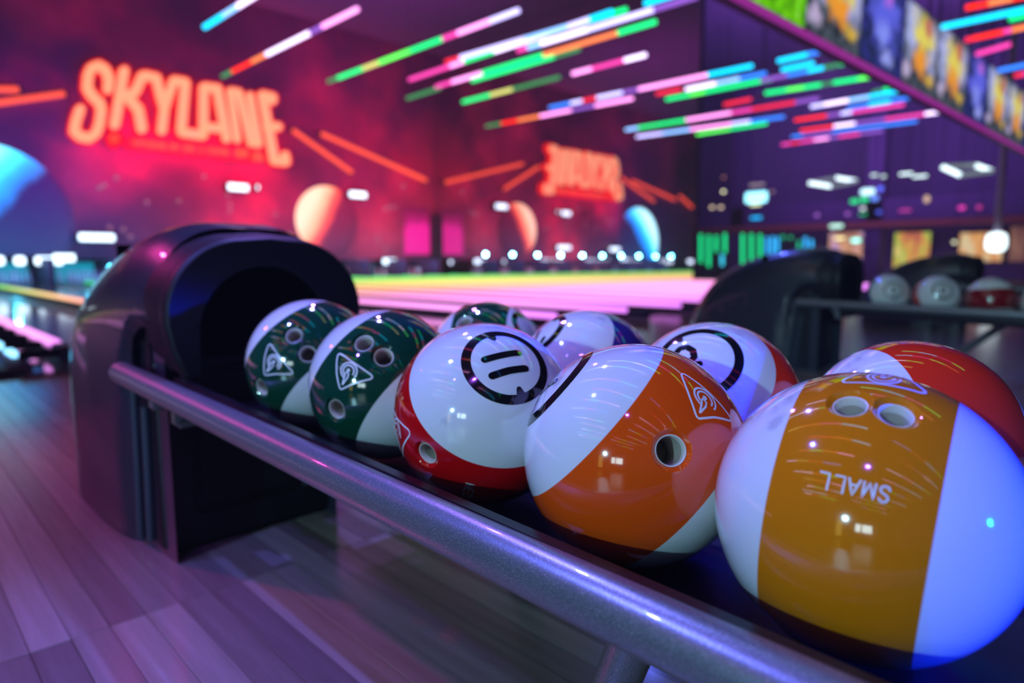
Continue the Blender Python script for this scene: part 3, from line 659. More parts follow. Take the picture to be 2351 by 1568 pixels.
# pins
pin_prof = [(0.0, 0), (0.026, 0), (0.030, 0.004), (0.045, 0.06), (0.0605, 0.115), (0.058, 0.15), (0.042, 0.20), (0.025, 0.245), (0.0235, 0.262), (0.029, 0.30), (0.0323, 0.335), (0.029, 0.362), (0.016, 0.378), (0.0, 0.381)]
m_pin = mat('pin_white', (0.75, 0.85, 0.9), 0.25, coat=0.5)
pm = MB().lathe(pin_prof, 14); pin0 = pm.build('bowling_pin', m_pin); pin_me = pin0.data; bpy.data.objects.remove(pin0)
pin_lanes = lane_x[3:]
for k, lx in enumerate(pin_lanes):
    for r in range(4):
        for q in range(r+1):
            o = bpy.data.objects.new('bowling_pin', pin_me); C.objects.link(o)
            o.location = (lx + (q - r/2)*0.305, 20.9 + r*0.264, 0.006)
            nm = 'in the %s pin deck from the left edge' % ordn(k)
            tag(o, 'white bowling pin ' + nm, 'bowling pin', 'pins of lane deck %s' % ordn(k))
    tag(MB().box((lx-0.55, WY+0.55, 0.03), (lx+0.55, WY+0.60, 0.60), bevel=0.01).build('pin_deck_light', glow((0.0, 0.40, 0.62), 0.75)), 'cyan light panel behind the pins, %s deck from the left' % ordn(k), 'light panel', 'pin deck light panels')
    d = lamp('POINT', (lx, 20.6, 0.95), (lx, 21, 0), (0.08, 0.70, 1.0), 26, 0.05, name='pin_deck_lamp')
    tag(MB().box((lx+0.74, 20.6, 0.0), (lx+0.86, WY+1.3, 0.72)).build('deck_partition', m_beam, smooth=False), 'dark upright between two pin decks, right of the %s deck' % ordn(k), 'partition', 'pin deck partitions')

# ------------------------------------------------------------------ the lit sign
def zoom2(p): return (150 + p[0]/4.354, 120 + p[1]/4.354)
def wall_pt(px, py, y):
    q = at(px, py, y=y); return (q[0], q[2])
def px_stroke(mb, pts, wd, y, depth, org):
    """a stroke of width wd (photo pixels) turned into a slab standing depth out of the wall plane y"""
    pts = [np.array(p, float) for p in pts]
    def slab(poly):
        f = [wall_pt(px, py, y) for px, py in poly]; n = len(f)
        vs = [(a-org[0], y-org[1], b-org[2]) for a, b in f] + [(a-org[0], y+depth-org[1], b-org[2]) for a, b in f]
        mb.add(vs, [tuple(range(n)), tuple(range(2*n-1, n-1, -1))] + [(i, i+n, (i+1) % n+n, (i+1) % n) for i in range(n)])
    for a, b in zip(pts, pts[1:]):
        t_ = (b-a)/np.linalg.norm(b-a); s_ = np.array([-t_[1], t_[0]])*wd/2
        slab([a-s_, b-s_, b+s_, a+s_])
    for p in pts:
        slab([p + np.array([math.cos(q*math.pi/5), math.sin(q*math.pi/5)])*wd/2 for q in range(10)])
LET = {
 'S': ([[(432,365),(440,260),(405,175),(335,130),(265,155),(235,220),(222,350),(265,425),(350,510),(365,580),(345,720),(310,810),(240,858),(150,838),(95,785),(110,690),(150,570)]], 96),
 'K': ([[(590,185),(545,460),(500,720)], [(775,235),(700,400),(570,440)], [(650,470),(735,570),(770,760)]], 96),
 'Y': ([[(800,228),(915,255),(955,420),(995,560)], [(1200,300),(1090,280),(1040,420),(995,560),(970,780)]], 88),
 'L': ([[(1205,310),(1165,770),(1180,800),(1380,830)]], 90),
 'A': ([[(1385,820),(1390,345),(1525,362),(1620,860)], [(1410,745),(1560,760)]], 86),
 'N': ([[(1725,870),(1655,385),(1740,400),(1865,905),(1940,915),(1850,430)]], 70),
 'E': ([[(2075,480),(2075,450),(1975,425),(2095,1080),(2210,1095),(2200,1030)], [(2020,735),(2130,745)]], 84)}
so = at(430, 260, y=21.7); sign = empty('lit_sign', (so[0], 21.7, so[2])); tag(sign, 'large red glowing wall sign reading SKYLANE over the lanes', 'sign')
org = (so[0], 21.7, so[2])
m_let = glow((1.0, 0.34, 0.18), 1.35); m_red = glow((1.0, 0.006, 0.006), 1.3)
for ch, (sts, wd) in LET.items():
    mb = MB()
    for st in sts: px_stroke(mb, [zoom2(p) for p in st], wd/4.354*0.98, 21.66, 0.10, org)
    lt = mb.build('letter', m_let, sign, smooth=False); lt['label'] = 'salmon glowing letter ' + ch
    mb = MB()
    for st in sts: px_stroke(mb, [zoom2(p) for p in st], wd/4.354*1.40, 21.78, 0.22, org)
    mb.build('letter_halo', m_red, lt, smooth=False)  # red halo around the letter, put in as a wider glowing backing
mb = MB(); px_stroke(mb, [zoom2((650, 905)), zoom2((1860, 1035))], 28, 21.84, 0.16, org); m_bar = glow((1.0, 0.0, 0.015), 1.25)
bar = mb.build('sign_bar', m_bar, sign, smooth=False)
mb = MB(); px_stroke(mb, [zoom2((490, 868)), zoom2((492, 868))], 40, 21.84, 0.16, org); mb.build('sign_disc', m_bar, sign, smooth=False)
mb = MB(); px_stroke(mb, [zoom2(p) for p in arc(490, 862, 34, 0, 340, 14)], 5, 21.82, 0.02, org); mb.build('disc_ring', glow((1.0, 0.12, 0.05), 1.0), sign, smooth=False)
mb = MB(); sts, W = text2d('HYPERBOWLING BAR & DINING')
for st in sts: px_stroke(mb, [zoom2((680 + 960*x/W - 6*y, 935 + 96*x/W - 62*y)) for x, y in st], 2.4, 21.82, 0.02, org)
tag(mb.build('sign_lettering', glow((1.0, 0.10, 0.05), 1.1), bar, smooth=False), kind='stuff')
mb = MB(); px_stroke(mb, [zoom2((1735, 1005)), zoom2((1790, 1011))], 20, 21.82, 0.02, org); mb.build('sign_shield', glow((1.0, 0.10, 0.04), 1.0), sign, smooth=False)
mb = MB(); px_stroke(mb, [zoom2(p) for p in ((1880, 1060), (1920, 1000), (1970, 1070), (1880, 1060))], 9, 21.82, 0.02, org); mb.build('sign_triangle', glow((1.0, 0.10, 0.04), 1.0), sign, smooth=False)
# neon beams radiating from the sign
m_neon = glow((1.0, 0.085, 0.035), 1.5)
beams = [((4.3, 5.20), (1.1, 4.15), 'long neon tube left of the sign, lower of two'), ((3.28, 5.13), (-1.2, 4.38), 'neon tube at the left edge above the blue planet'), ((-1.7, 4.65), (-3.2, 4.05), 'neon tube left outside, seen only in the mirror')]
for p, q, lb in (((672, 299), (808, 396), 'red neon tube right of the sign, shorter steeper one'), ((738, 307), (978, 414), 'red neon tube right of the sign, longer one ending at the corner')):
    beams.append((wall_pt(*p, 21.85), wall_pt(*q, 21.85), lb))
for (x0, z0), (x1, z1), lb in beams:
    root = empty('neon_tube', (x0, 21.84, z0)); tag(root, 'glowing ' + lb if not lb.startswith('red') else 'glowing ' + lb, 'neon tube', 'neon tubes on the back wall')
    MB().tube([(0, 0, 0), (x1-x0, 0, z1-z0)], 0.075, 10).build('glass_tube', m_neon, root)
    MB().box((-0.1, 0.06, -0.08), (0.1, 0.15, 0.08)).build('bracket', m_dark, root, smooth=False)
    MB().box((x1-x0-0.1, 0.06, z1-z0-0.08), (x1-x0+0.1, 0.15, z1-z0+0.08)).build('bracket', m_dark, root, smooth=False)

# ------------------------------------------------------------------ glowing planets
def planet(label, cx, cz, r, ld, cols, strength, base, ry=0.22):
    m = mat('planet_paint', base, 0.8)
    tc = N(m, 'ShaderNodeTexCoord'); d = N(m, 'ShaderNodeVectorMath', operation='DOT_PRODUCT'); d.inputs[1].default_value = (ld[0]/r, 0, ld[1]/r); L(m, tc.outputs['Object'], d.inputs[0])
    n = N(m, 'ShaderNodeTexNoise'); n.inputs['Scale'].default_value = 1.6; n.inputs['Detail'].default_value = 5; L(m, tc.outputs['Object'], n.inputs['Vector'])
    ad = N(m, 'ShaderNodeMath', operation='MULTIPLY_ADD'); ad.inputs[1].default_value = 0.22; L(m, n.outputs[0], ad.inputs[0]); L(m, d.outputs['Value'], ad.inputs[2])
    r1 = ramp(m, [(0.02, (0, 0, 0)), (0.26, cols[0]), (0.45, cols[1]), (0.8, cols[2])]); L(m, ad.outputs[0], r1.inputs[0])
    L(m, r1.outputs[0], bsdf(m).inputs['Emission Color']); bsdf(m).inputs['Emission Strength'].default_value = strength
    mb = MB(); k = 40; rings = 10; vs = [(0, -ry, 0)]; fs = []
    for i in range(1, rings+1):
        rr = r*math.sin(math.pi/2*i/rings); yy_ = -ry*math.cos(math.pi/2*i/rings)
        for j in range(k): a = 2*math.pi*j/k; vs.append((rr*math.cos(a), yy_, max(rr*math.sin(a), 0.80-cz)))
    for j in range(k): fs.append((0, 1+j, 1+(j+1) % k))
    for i in range(rings-1):
        for j in range(k): fs.append((1+i*k+j, 1+(i+1)*k+j, 1+(i+1)*k+(j+1) % k, 1+i*k+(j+1) % k))
    o = mb.add(vs, fs).build('planet_relief', m, angle=60); o.location = (cx, WY-0.01, cz)
    return tag(o, label, 'planet')
def drip_glow_material():  # pink uplight on the wall put into emission, stronger lower down
    m = mat('pink_wall_glow', (0.2, 0.02, 0.12), 0.7)
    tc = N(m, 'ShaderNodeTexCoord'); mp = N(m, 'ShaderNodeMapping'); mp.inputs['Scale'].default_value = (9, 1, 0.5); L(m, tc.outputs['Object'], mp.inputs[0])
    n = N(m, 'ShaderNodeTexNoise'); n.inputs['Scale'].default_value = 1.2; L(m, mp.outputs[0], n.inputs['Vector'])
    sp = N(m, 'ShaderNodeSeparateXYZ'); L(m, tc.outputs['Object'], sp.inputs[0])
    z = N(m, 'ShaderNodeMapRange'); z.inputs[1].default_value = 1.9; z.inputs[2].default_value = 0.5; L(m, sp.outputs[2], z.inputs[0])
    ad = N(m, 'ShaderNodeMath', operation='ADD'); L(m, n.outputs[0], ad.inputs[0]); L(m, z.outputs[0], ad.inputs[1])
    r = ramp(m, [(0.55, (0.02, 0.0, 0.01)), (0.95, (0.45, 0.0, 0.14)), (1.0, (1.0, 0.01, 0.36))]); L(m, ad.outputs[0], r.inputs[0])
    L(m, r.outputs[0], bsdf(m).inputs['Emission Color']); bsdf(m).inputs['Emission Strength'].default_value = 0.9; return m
dp = MB().box((-0.62, 0, 0), (0.62, 0.03, 1.9)).build('wall_glow_panel', drip_glow_material(), smooth=False); dp.location = (16.2, 21.968, 0.95)
tag(dp, 'hot pink wall glow put in as a panel next to the mirror corner', 'glow panel')
planet('blue half lit planet on the back wall at the left edge', 2.35, 1.72, 2.0, (-0.75, 0.66), ((0.0, 0.25, 0.9), (0.03, 0.62, 1.0), (0.45, 0.95, 1.0)), 2.6, (0.10, 0.09, 0.20))
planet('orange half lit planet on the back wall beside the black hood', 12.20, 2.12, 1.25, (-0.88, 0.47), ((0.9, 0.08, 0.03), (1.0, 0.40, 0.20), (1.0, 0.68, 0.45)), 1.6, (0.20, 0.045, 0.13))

# ------------------------------------------------------------------ small white lamps on the back wall
wl = glow((0.66, 0.84, 1.0), 3.6)
def bar_lamp(px, py, wpx, label, hpx=5, wy=21.8, grp='white lamps over the lanes', m=wl):
    a = at(px-wpx/2, py, y=wy); b = at(px+wpx/2, py, y=wy); hh = hpx/1500*25
    root = empty('wall_lamp', ((a[0]+b[0])/2, wy, (a[2]+b[2])/2)); tag(root, label, 'wall lamp', grp)
    hwid = abs(b[0]-a[0])/2
    MB().box((-hwid, -0.02, -hh), (hwid, 0.03, hh), bevel=0.02).build('lamp_face', m, root)
    MB().box((-hwid-0.03, 0.02, -hh-0.03), (hwid+0.03, 0.19, hh+0.03)).build('lamp_housing', m_dark, root, smooth=False)
for px, py, wp, lb in ((547, 430, 46, 'white bar lamp under the right half of the SKYLANE sign'), (592, 430, 4, 'small round white lamp beside the bar lamp under the sign'), (822, 447, 38, 'white bar lamp right of the orange planet'),
                       (222, 545, 82, 'long white bar lamp left above the black hood'), (147, 592, 50, 'bright white lamp with red underside over the cyan pins'), (284, 592, 6, 'white dot lamp beside the hood top left'),
                       (-4, 595, 8, 'white lamp cut by the left edge over the pins'), (819, 600, 5, 'white dot lamp right next to the hood'), (895, 600, 30, 'white trapezoid lamp over the lanes, right of the hood'),
                       (973, 602, 7, 'white dot lamp over the lanes near the mirror corner')):
    bar_lamp(px, py, wp, lb, 4.5 if wp < 10 else 6)
x0 = at(895, 600, y=21.8)[0]
for i, xx in enumerate((9.05,)):
    q = empty('wall_lamp', (xx, 21.8, 1.35)); tag(q, 'white bar lamp hidden behind the black hood and seen in the mirror' if i == 0 else 'second white bar lamp behind the black hood, seen in the mirror', 'wall lamp', 'white lamps over the lanes')
    MB().box((-0.5, -0.02, -0.10), (0.5, 0.03, 0.10), bevel=0.02).build('lamp_face', wl, q); MB().box((-0.53, 0.02, -0.13), (0.53, 0.19, 0.13)).build('lamp_housing', m_dark, q, smooth=False)
for i in range(6):
    for s_ in (0.9, 1.55, 2.0):
        xx = x0 - 3.4*(i) - s_ if i else None
        if xx is None or xx < -4.8: continue
        q = empty('wall_lamp', (xx, 21.8, 0.66)); tag(q, 'small white lamp in the row just over the pin decks', 'wall lamp', 'small lamps in the row over the pin decks')
        hw_ = 0.32 if s_ == 0.9 else 0.12
        MB().box((-hw_, -0.02, -0.11), (hw_, 0.03, 0.11), bevel=0.03).build('lamp_face', wl, q); MB().box((-hw_-0.02, 0.02, -0.10), (hw_+0.02, 0.19, 0.10)).build('lamp_housing', m_dark, q, smooth=False)
# faint star lamps on the mural
stars = [(240,425),(268,408),(228,431),(469,405),(411,461),(529,470),(524,447),(529,484),(338,464),(83,468),(45,480),(70,466),(633,492),(252,522),(284,527),(300,543),(866,543),(886,480),(926,427),(893,475),(820,515),(886,570),(905,475),(870,554),(1280,540)]
m_star = glow((0.9, 0.35, 0.55), 0.55)
for i, (px, py) in enumerate(stars[:-1]):
    p = at(px, py, y=21.96)
    o = MB().lathe([(0.0, 0.02), (0.035, 0.016), (0.05, 0.0), (0.05, -0.05)], 10).build('star_lamp', m_star); o.rotation_euler = (math.pi/2, 0, 0); o.location = p
    tag(o, 'tiny round pink star lamp set in the red back wall', 'star lamp', 'star lamps in the back wall')
ab = at(102, 464, y=21.9); o = MB().lathe([(0.0, 0.03), (0.10, 0.02), (0.12, 0.0), (0.12, -0.05)], 12).build('star_lamp', glow((1.0, 0.6, 0.35), 1.2)); o.rotation_euler = (math.pi/2, 0, 0); o.location = ab
tag(o, 'cream round lamp beside the blue planet', 'star lamp')

# ------------------------------------------------------------------ ceiling light tubes
CT = 3.62
COL = dict(g=((0.0, 0.85, 0.22), 1.5), G=((0.10, 0.95, 0.10), 1.6), d=((0.05, 0.35, 0.12), 0.8), y=((0.75, 0.75, 0.20), 1.2), o=((1.0, 0.22, 0.06), 1.3), r=((1.0, 0.02, 0.06), 1.2), R=((1.0, 0.02, 0.0), 1.5),
           p=((1.0, 0.32, 0.85), 1.9), m=((1.0, 0.06, 0.45), 1.2), v=((0.35, 0.12, 0.75), 0.9), l=((0.55, 0.50, 1.0), 2.0), w=((0.80, 0.62, 1.0), 2.4), b=((0.03, 0.22, 1.0), 1.5), c=((0.0, 0.60, 1.0), 1.9), k=((0.25, 0.5, 1.0), 1.8), x=((0.12, 0.02, 0.16), 0.3))
NM = dict(g='green', G='lime green', d='dim green', y='yellow', o='orange', r='red', R='red', p='pink', m='magenta', v='violet', l='lavender', w='pinkish white', b='blue', c='cyan', k='sky blue', x='dark')
tubes = [ # photo ends, colour runs (code, end fraction), where
 ((470, 62), (640, -45), 'c.3 k.5 w1', 'above the sign near the top edge'),
 ((511, 175), (820, 21), 'd.1 R.28 o.4 w.72 v.8 p1', 'above the right end of the sign'),
 ((754, 187), (1190, 24), 'd.07 g.24 y.34 G.52 g.68 m.75 p.89 l1', 'third from top left'),
 ((940, 183), (1405, 27), 'm.26 p.34 g.5 w.75 l.92 c1', 'upper middle, just right of the green one'),
 ((1024, 142), (1438, 22), 'r.1 l.5 k.78 c.93 g1', 'topmost of a close bundle'),
 ((1189, 116), (1600, -8), 'm.07 k.16 w.45 l.8 v1', 'crossing the top edge'),
 ((1481, 8), (1570, -20), 'c1', 'short one touching the top edge'),
 ((1001, 199), (1505, 50), 'm.1 p.27 g.57 o.87 g1', 'middle, long one below the close bundle'),
 ((1084, 185), (1330, 113), 'g.8 d1', 'middle, short one tucked under a longer tube'),
 ((935, 226), (1010, 202), 'd1', 'short one left in the middle'),
 ((1063, 234), (1482, 126), 'g.19 y.33 d.6 x.66 p.76 m.91 w1', 'middle, below the long one'),
 ((1116, 290), (1563, 205), 'd.1 R.2 o.33 p.5 v.62 p.8 x.9 r1', 'lower middle, starting dim at its left end'),
 ((1262, 247), (1727, 151), 'b.13 l.2 r.28 l.42 v.5 p.82 c1', 'lower middle, beneath the middle group'),
 ((1530, 228), (1771, 181), 'g.25 G.4 g1', 'short, right of the middle'),
 ((1575, 205), (1758, 168), 'w.4 k.7 b1', 'short, above the short green one'),
 ((1437, 298), (1880, 226), 'k.08 g.36 p.6 m.7 r.9 v1', 'above the mirrored sign'),
 ((1462, 314), (1800, 268), 'l.2 k.4 p.68 l.8 b1', 'above the mirrored sign, lowest bundle'),
 ((1600, 308), (1760, 283), 'G.5 g1', 'above the mirrored sign, short green one'),
 ((1786, 140), (1915, 112), 'c.55 b1', 'right group, topmost'),
 ((1795, 160), (1868, 145), 'c1', 'right group, short one second from the top'),
 ((1747, 185), (1967, 140), 'v.3 b.52 c.68 d.85 g1', 'right group, touching the screen frame'),
 ((1757, 214), (2029, 172), 'g.2 G.35 g.5 d.6 g.8 G1', 'right group, long green one'),
 ((1663, 240), (1755, 221), 'r.7 x1', 'right group, short and dim'),
 ((2003, 212), (2074, 196), 'd.4 g1', 'right group, short one next to the frame'),
 ((1862, 245), (2094, 205), 'l.15 w.4 k.6 c.9 l1', 'right group, middle one'),
 ((1946, 249), (2119, 219), 'b.3 c.6 b1', 'right group, blue one right below the middle'),
 ((1825, 276), (2075, 240), 'R.32 v.45 l.55 m1', 'right group, starting red'),
 ((1838, 300), (2182, 254), 'R.25 w.4 v.6 m.85 w1', 'right group, longest, ending white'),
 ((1818, 314), (2105, 278), 'b.1 v.35 b.6 b1', 'right group, dim blue one'),
 ((1795, 332), (2025, 300), 'm.1 r.2 m.35 p.5 v.6 m.8 v1', 'right group, lowest'),
 ((2217, 18), (2400, -18), 'R.3 o.6 R1', 'top right corner, red'),
 ((2162, 62), (2400, 12), 'c.9 b1', 'top right corner, long blue'),
 ((2318, 44), (2420, 20), 'g1', 'top right corner, green at the edge'),
 ((2217, 92), (2400, 52), 'r.1 R.5 m.6 o.8 g1', 'top right corner, below the long blue'),
 ((2243, 124), (2318, 102), 'm1', 'top right corner, short magenta'),
 ((2292, 162), (2400, 140), 'b1', 'right edge, blue one behind the screens'),
 ((2330, 174), (2400, 160), 'r.3 m1', 'right edge, pink one behind the screens')]
m_wire = mat('wire', (0.02, 0.02, 0.03), 0.5)
def parse(s_): return [(q[0], float(q[1:])) for q in s_.split()]
def make_tube(P, Q, runs, label, group='ceiling light tubes', r=0.030, gain=1.35):
    P, Q = Vector([float(v) for v in P]), Vector([float(v) for v in Q]); root = empty('ceiling_light_tube', P); tag(root, label, 'light tube', group)
    d = Q - P; f0 = 0.0
    for c_, f1 in runs:
        MB().tube([d*f0, d*f1], r, 10).build('light_segment', glow(COL[c_][0], COL[c_][1]*gain), root); f0 = f1
    for f in (0.06, 0.94):
        MB().tube([d*f, d*f + Vector((0, 0, 9.0-P.z))], 0.0025, 5).build('hanging_wire', m_wire, root)
    return root
for a, b, rn, where in tubes:
    runs = parse(rn); cols = []
    for c_, f in runs:
        if not cols or cols[-1] != NM[c_]: cols.append(NM[c_])
    if len(cols) > 3: cols = [cols[0], cols[len(cols)//2], cols[-1]]
    make_tube(at(*a, z=CT), at(*b, z=CT), runs, 'tube glowing %s, %s' % (' and '.join(dict.fromkeys(cols)), where))
# more of the same overhead and behind the camera; the balls reflect them
rnd = random.Random(7); codes = 'gGoprmlwbcky'
for i in range(34):
    xx = -6.5 + (i % 17)*0.85 + rnd.uniform(-0.2, 0.2); y0 = -4.2 + (i//17)*4.4 + rnd.uniform(-0.5, 0.5)
    if i//17 and xx > 2.2: y0 -= 1.2
    if xx > 4.4 or (i < 17 and xx > 0.8): continue
    n_ = 4; runs = [(rnd.choice(codes), (q+1)/n_) for q in range(n_)]
    make_tube((xx, y0, CT), (xx, y0+rnd.uniform(2.6, 3.6), CT), runs, 'many coloured light tube hung overhead, seen only reflected in the glossy balls', 'overhead light tubes reflected in the balls', 0.022, 3.6 if i//17 else 1.8)

# ------------------------------------------------------------------ screens over the lanes on the right
def screen_material(kind, seed):
    m = mat('screen', (0.01, 0.01, 0.01), 0.6, spec=0.1)
    tc = N(m, 'ShaderNodeTexCoord')
    def blob(cx, cz, sx, sz, col, e=2.2):
        mp = N(m, 'ShaderNodeMapping'); mp.vector_type = 'POINT'; mp.inputs['Location'].default_value = (-cx/sx, 0, -cz/sz); mp.inputs['Scale'].default_value = (1/sx, 0, 1/sz)
        L(m, tc.outputs['Object'], mp.inputs[0])
        n = N(m, 'ShaderNodeTexNoise'); n.inputs['Scale'].default_value = 5.0; n.inputs['Detail'].default_value = 4
        ad = N(m, 'ShaderNodeVectorMath', operation='MULTIPLY_ADD'); ad.inputs[1].default_value = (2.4, 0, 2.0); 
        of = N(m, 'ShaderNodeVectorMath', operation='ADD'); of.inputs[1].default_value = (seed*3.1, cx*5, cz*3); L(m, tc.outputs['Object'], of.inputs[0]); L(m, of.outputs[0], n.inputs['Vector'])
        sb = N(m, 'ShaderNodeVectorMath', operation='SUBTRACT'); sb.inputs[1].default_value = (0.5, 0.5, 0.5); L(m, n.outputs['Color'], sb.inputs[0])
        L(m, sb.outputs[0], ad.inputs[0]); L(m, mp.outputs[0], ad.inputs[2])
        ln = N(m, 'ShaderNodeVectorMath', operation='LENGTH'); L(m, ad.outputs[0], ln.inputs[0])
        mr = N(m, 'ShaderNodeMapRange'); mr.inputs[1].default_value = 1.15; mr.inputs[2].default_value = 0.45; L(m, ln.outputs['Value'], mr.inputs[0])
        return mr.outputs[0], col
    ns = N(m, 'ShaderNodeTexNoise'); ns.inputs['Scale'].default_value = 7; ns.inputs['Detail'].default_value = 5; L(m, tc.outputs['Object'], ns.inputs['Vector'])
    base = {'a': [(0.35, (0.01, 0.02, 0.03)), (0.65, (0.10, 0.12, 0.16)), (0.8, (0.3, 0.3, 0.3))], 'b': [(0.35, (0.01, 0.02, 0.05)), (0.65, (0.03, 0.03, 0.25)), (0.8, (0.2, 0.2, 0.6))], 'g': [(0.3, (0.05, 0.25, 0.0)), (0.6, (0.18, 0.75, 0.0)), (0.8, (0.7, 0.8, 0.4))]}[kind]
    cur = ramp(m, base); L(m, ns.outputs[0], cur.inputs[0]); cur = cur.outputs[0]
    sets = {'a': [(-0.25, 0.18, 0.16, 0.34, (0.45, 0.5, 0.9)), (0.28, 0.10, 0.15, 0.30, (0.40, 0.42, 0.75)), (0.02, 0.14, 0.24, 0.27, (0.85, 0.72, 0.12)), (0.02, -0.12, 0.15, 0.16, (0.95, 0.35, 0.03)), (0.14, 0.30, 0.09, 0.12, (0.6, 0.15, 0.10)), (0.24, -0.28, 0.08, 0.08, (0.7, 0.45, 0.05)), (-0.32, -0.30, 0.08, 0.10, (0.55, 0.45, 0.7))],
            'b': [(0.0, 0.10, 0.24, 0.36, (0.12, 0.14, 0.85)), (0.05, 0.30, 0.08, 0.12, (0.5, 0.15, 0.8)), (-0.05, -0.10, 0.12, 0.14, (0.25, 0.30, 1.0)), (0.08, -0.32, 0.09, 0.10, (0.35, 0.4, 1.0))], 'g': [(0.2, 0.1, 0.2, 0.2, (0.55, 0.8, 0.35)), (-0.3, 0.2, 0.25, 0.15, (0.7, 0.8, 0.05))]}[kind]
    for s_ in sets:
        s_ = (s_[0]*1.5, s_[1], s_[2]*2.0, s_[3]*1.1, s_[4]); f, col = blob(*s_); mx = N(m, 'ShaderNodeMixRGB'); L(m, f, mx.inputs[0]); L(m, cur, mx.inputs[1]); mx.inputs[2].default_value = (*col, 1); cur = mx.outputs[0]
    L(m, cur, bsdf(m).inputs['Emission Color']); bsdf(m).inputs['Emission Strength'].default_value = 0.9
    return m
edges = [3.2, 4.9, 6.274, 7.55, 8.85, 10.06, 11.5, 12.7, 14.0, 15.4, 16.9]
kinds = ['a', 'g', 'a', 'b', 'a', 'a', 'b', 'a', 'a', 'b']
sang = math.atan2(2.235-2.626, 15.651-5.126)
slab_ = ['cut off at the top edge', 'green one at the top edge', 'largest one, first after the green one', 'blue violet one, second after the green one', 'third after the green one', 'fourth after the green one', 'blue violet one in the middle of the row', 'next to last pair before the right edge', 'meeting the right edge of the photo', 'past the right edge']
for i in range(len(edges)-1):
    xa, xb = edges[i], edges[i+1]; xc = (xa+xb)/2; yc = 2.626 + (xc-5.126)*math.tan(sang); hw_ = (xb-xa)/2/math.cos(sang) - 0.03
    root = empty('overhead_screen', (xc, yc, 3.19), sang); tag(root, 'overhead score screen, ' + slab_[i], 'screen', 'overhead screens')
    MB().box((-hw_, -0.02, -0.46), (hw_, 0.0, 0.46)).build('display', screen_material(kinds[i], i), root, smooth=False).scale = (1, 1, 1)
    MB().box((-hw_-0.028, 0.0, -0.49), (hw_+0.028, 0.10, 0.49)).build('housing', m_dark, root, smooth=False)
    for sx in (-1, 1): MB().tube([(sx*hw_*0.7, 0.05, 0.49), (sx*hw_*0.7, 0.05, 5.81)], 0.012, 6).build('hanger', m_wire, root)
tr = empty('screen_rail', (3.2, 2.626-1.926*math.tan(sang), 2.66), sang); tag(tr, 'magenta lit rail running under the overhead screens', 'rail')
MB().box((0, -0.03, -0.035), (13.8, 0.06, 0.035)).build('rail_body', mat('magenta_rail', (0.35, 0.06, 0.35), 0.5), tr, smooth=False)
MB().box((0, -0.05, -0.030), (13.8, -0.03, 0.028)).build('rail_glow', glow((0.30, 0.02, 0.27), 1.0), tr, smooth=False)

# ------------------------------------------------------------------ the hall behind on the right: lamps, light curtains, lit doorways
def blob_lamp(px, py, wpx, hpx, col, st, label, X=26.5, cat='lamp', name='hall_lamp', grp=None):
    p = at(px, py, x=X); depth = 0.6965*p[0] + 0.7074*p[1]
    ww = wpx/1500*depth/0.75/2; hh = hpx/1500*depth/2
    root = empty(name, p); tag(root, label, cat, grp)
    MB().box((-0.03, -ww, -hh), (0.02, ww, hh), bevel=min(0.04, hh*0.5, ww*0.5)).build('lamp_face', glow(col, st), root)
    MB().box((0.02, -ww-0.02, -hh-0.02), (0.12, ww+0.02, hh+0.02)).build('lamp_housing', m_dark, root, smooth=False)
    MB().tube([(0.07, 0, hh), (0.07, 0, 9.0-p[2])], 0.01, 5).build('drop_rod', m_wire, root)
    return root
W_ = (0.75, 0.95, 1.0)
def frame_light(pts, label):
    """square pendant made of two bright bars and two faint ones"""
    P = [Vector([float(v) for v in at(*p, x=X_)]) for p, X_ in pts]
    root = empty('ceiling_light', P[0]); tag(root, label, 'ceiling light', 'square ceiling lights in the hall')
    o = P[0]
    for i in range(4):
        a, b = P[i]-o, P[(i+1) % 4]-o
        MB().tube([a, b], 0.055, 8).build('light_bar', glow(W_, 2.6 if i % 2 == 0 else 0.25), root)
    for q in P: MB().tube([q-o, Vector(((q-o).x, (q-o).y, 9.0-o.z))], 0.008, 5).build('drop_rod', m_wire, root)
frame_light([((1858, 420), 22), ((1908, 428), 22), ((1968, 416), 23.5), ((1918, 408), 23.5)], 'square white ceiling light hanging left in the hall')
frame_light([((2163, 383), 20), ((2205, 402), 20), ((2278, 393), 21.5), ((2238, 379), 21.5)], 'square white ceiling light hanging right in the hall')
nh = 0
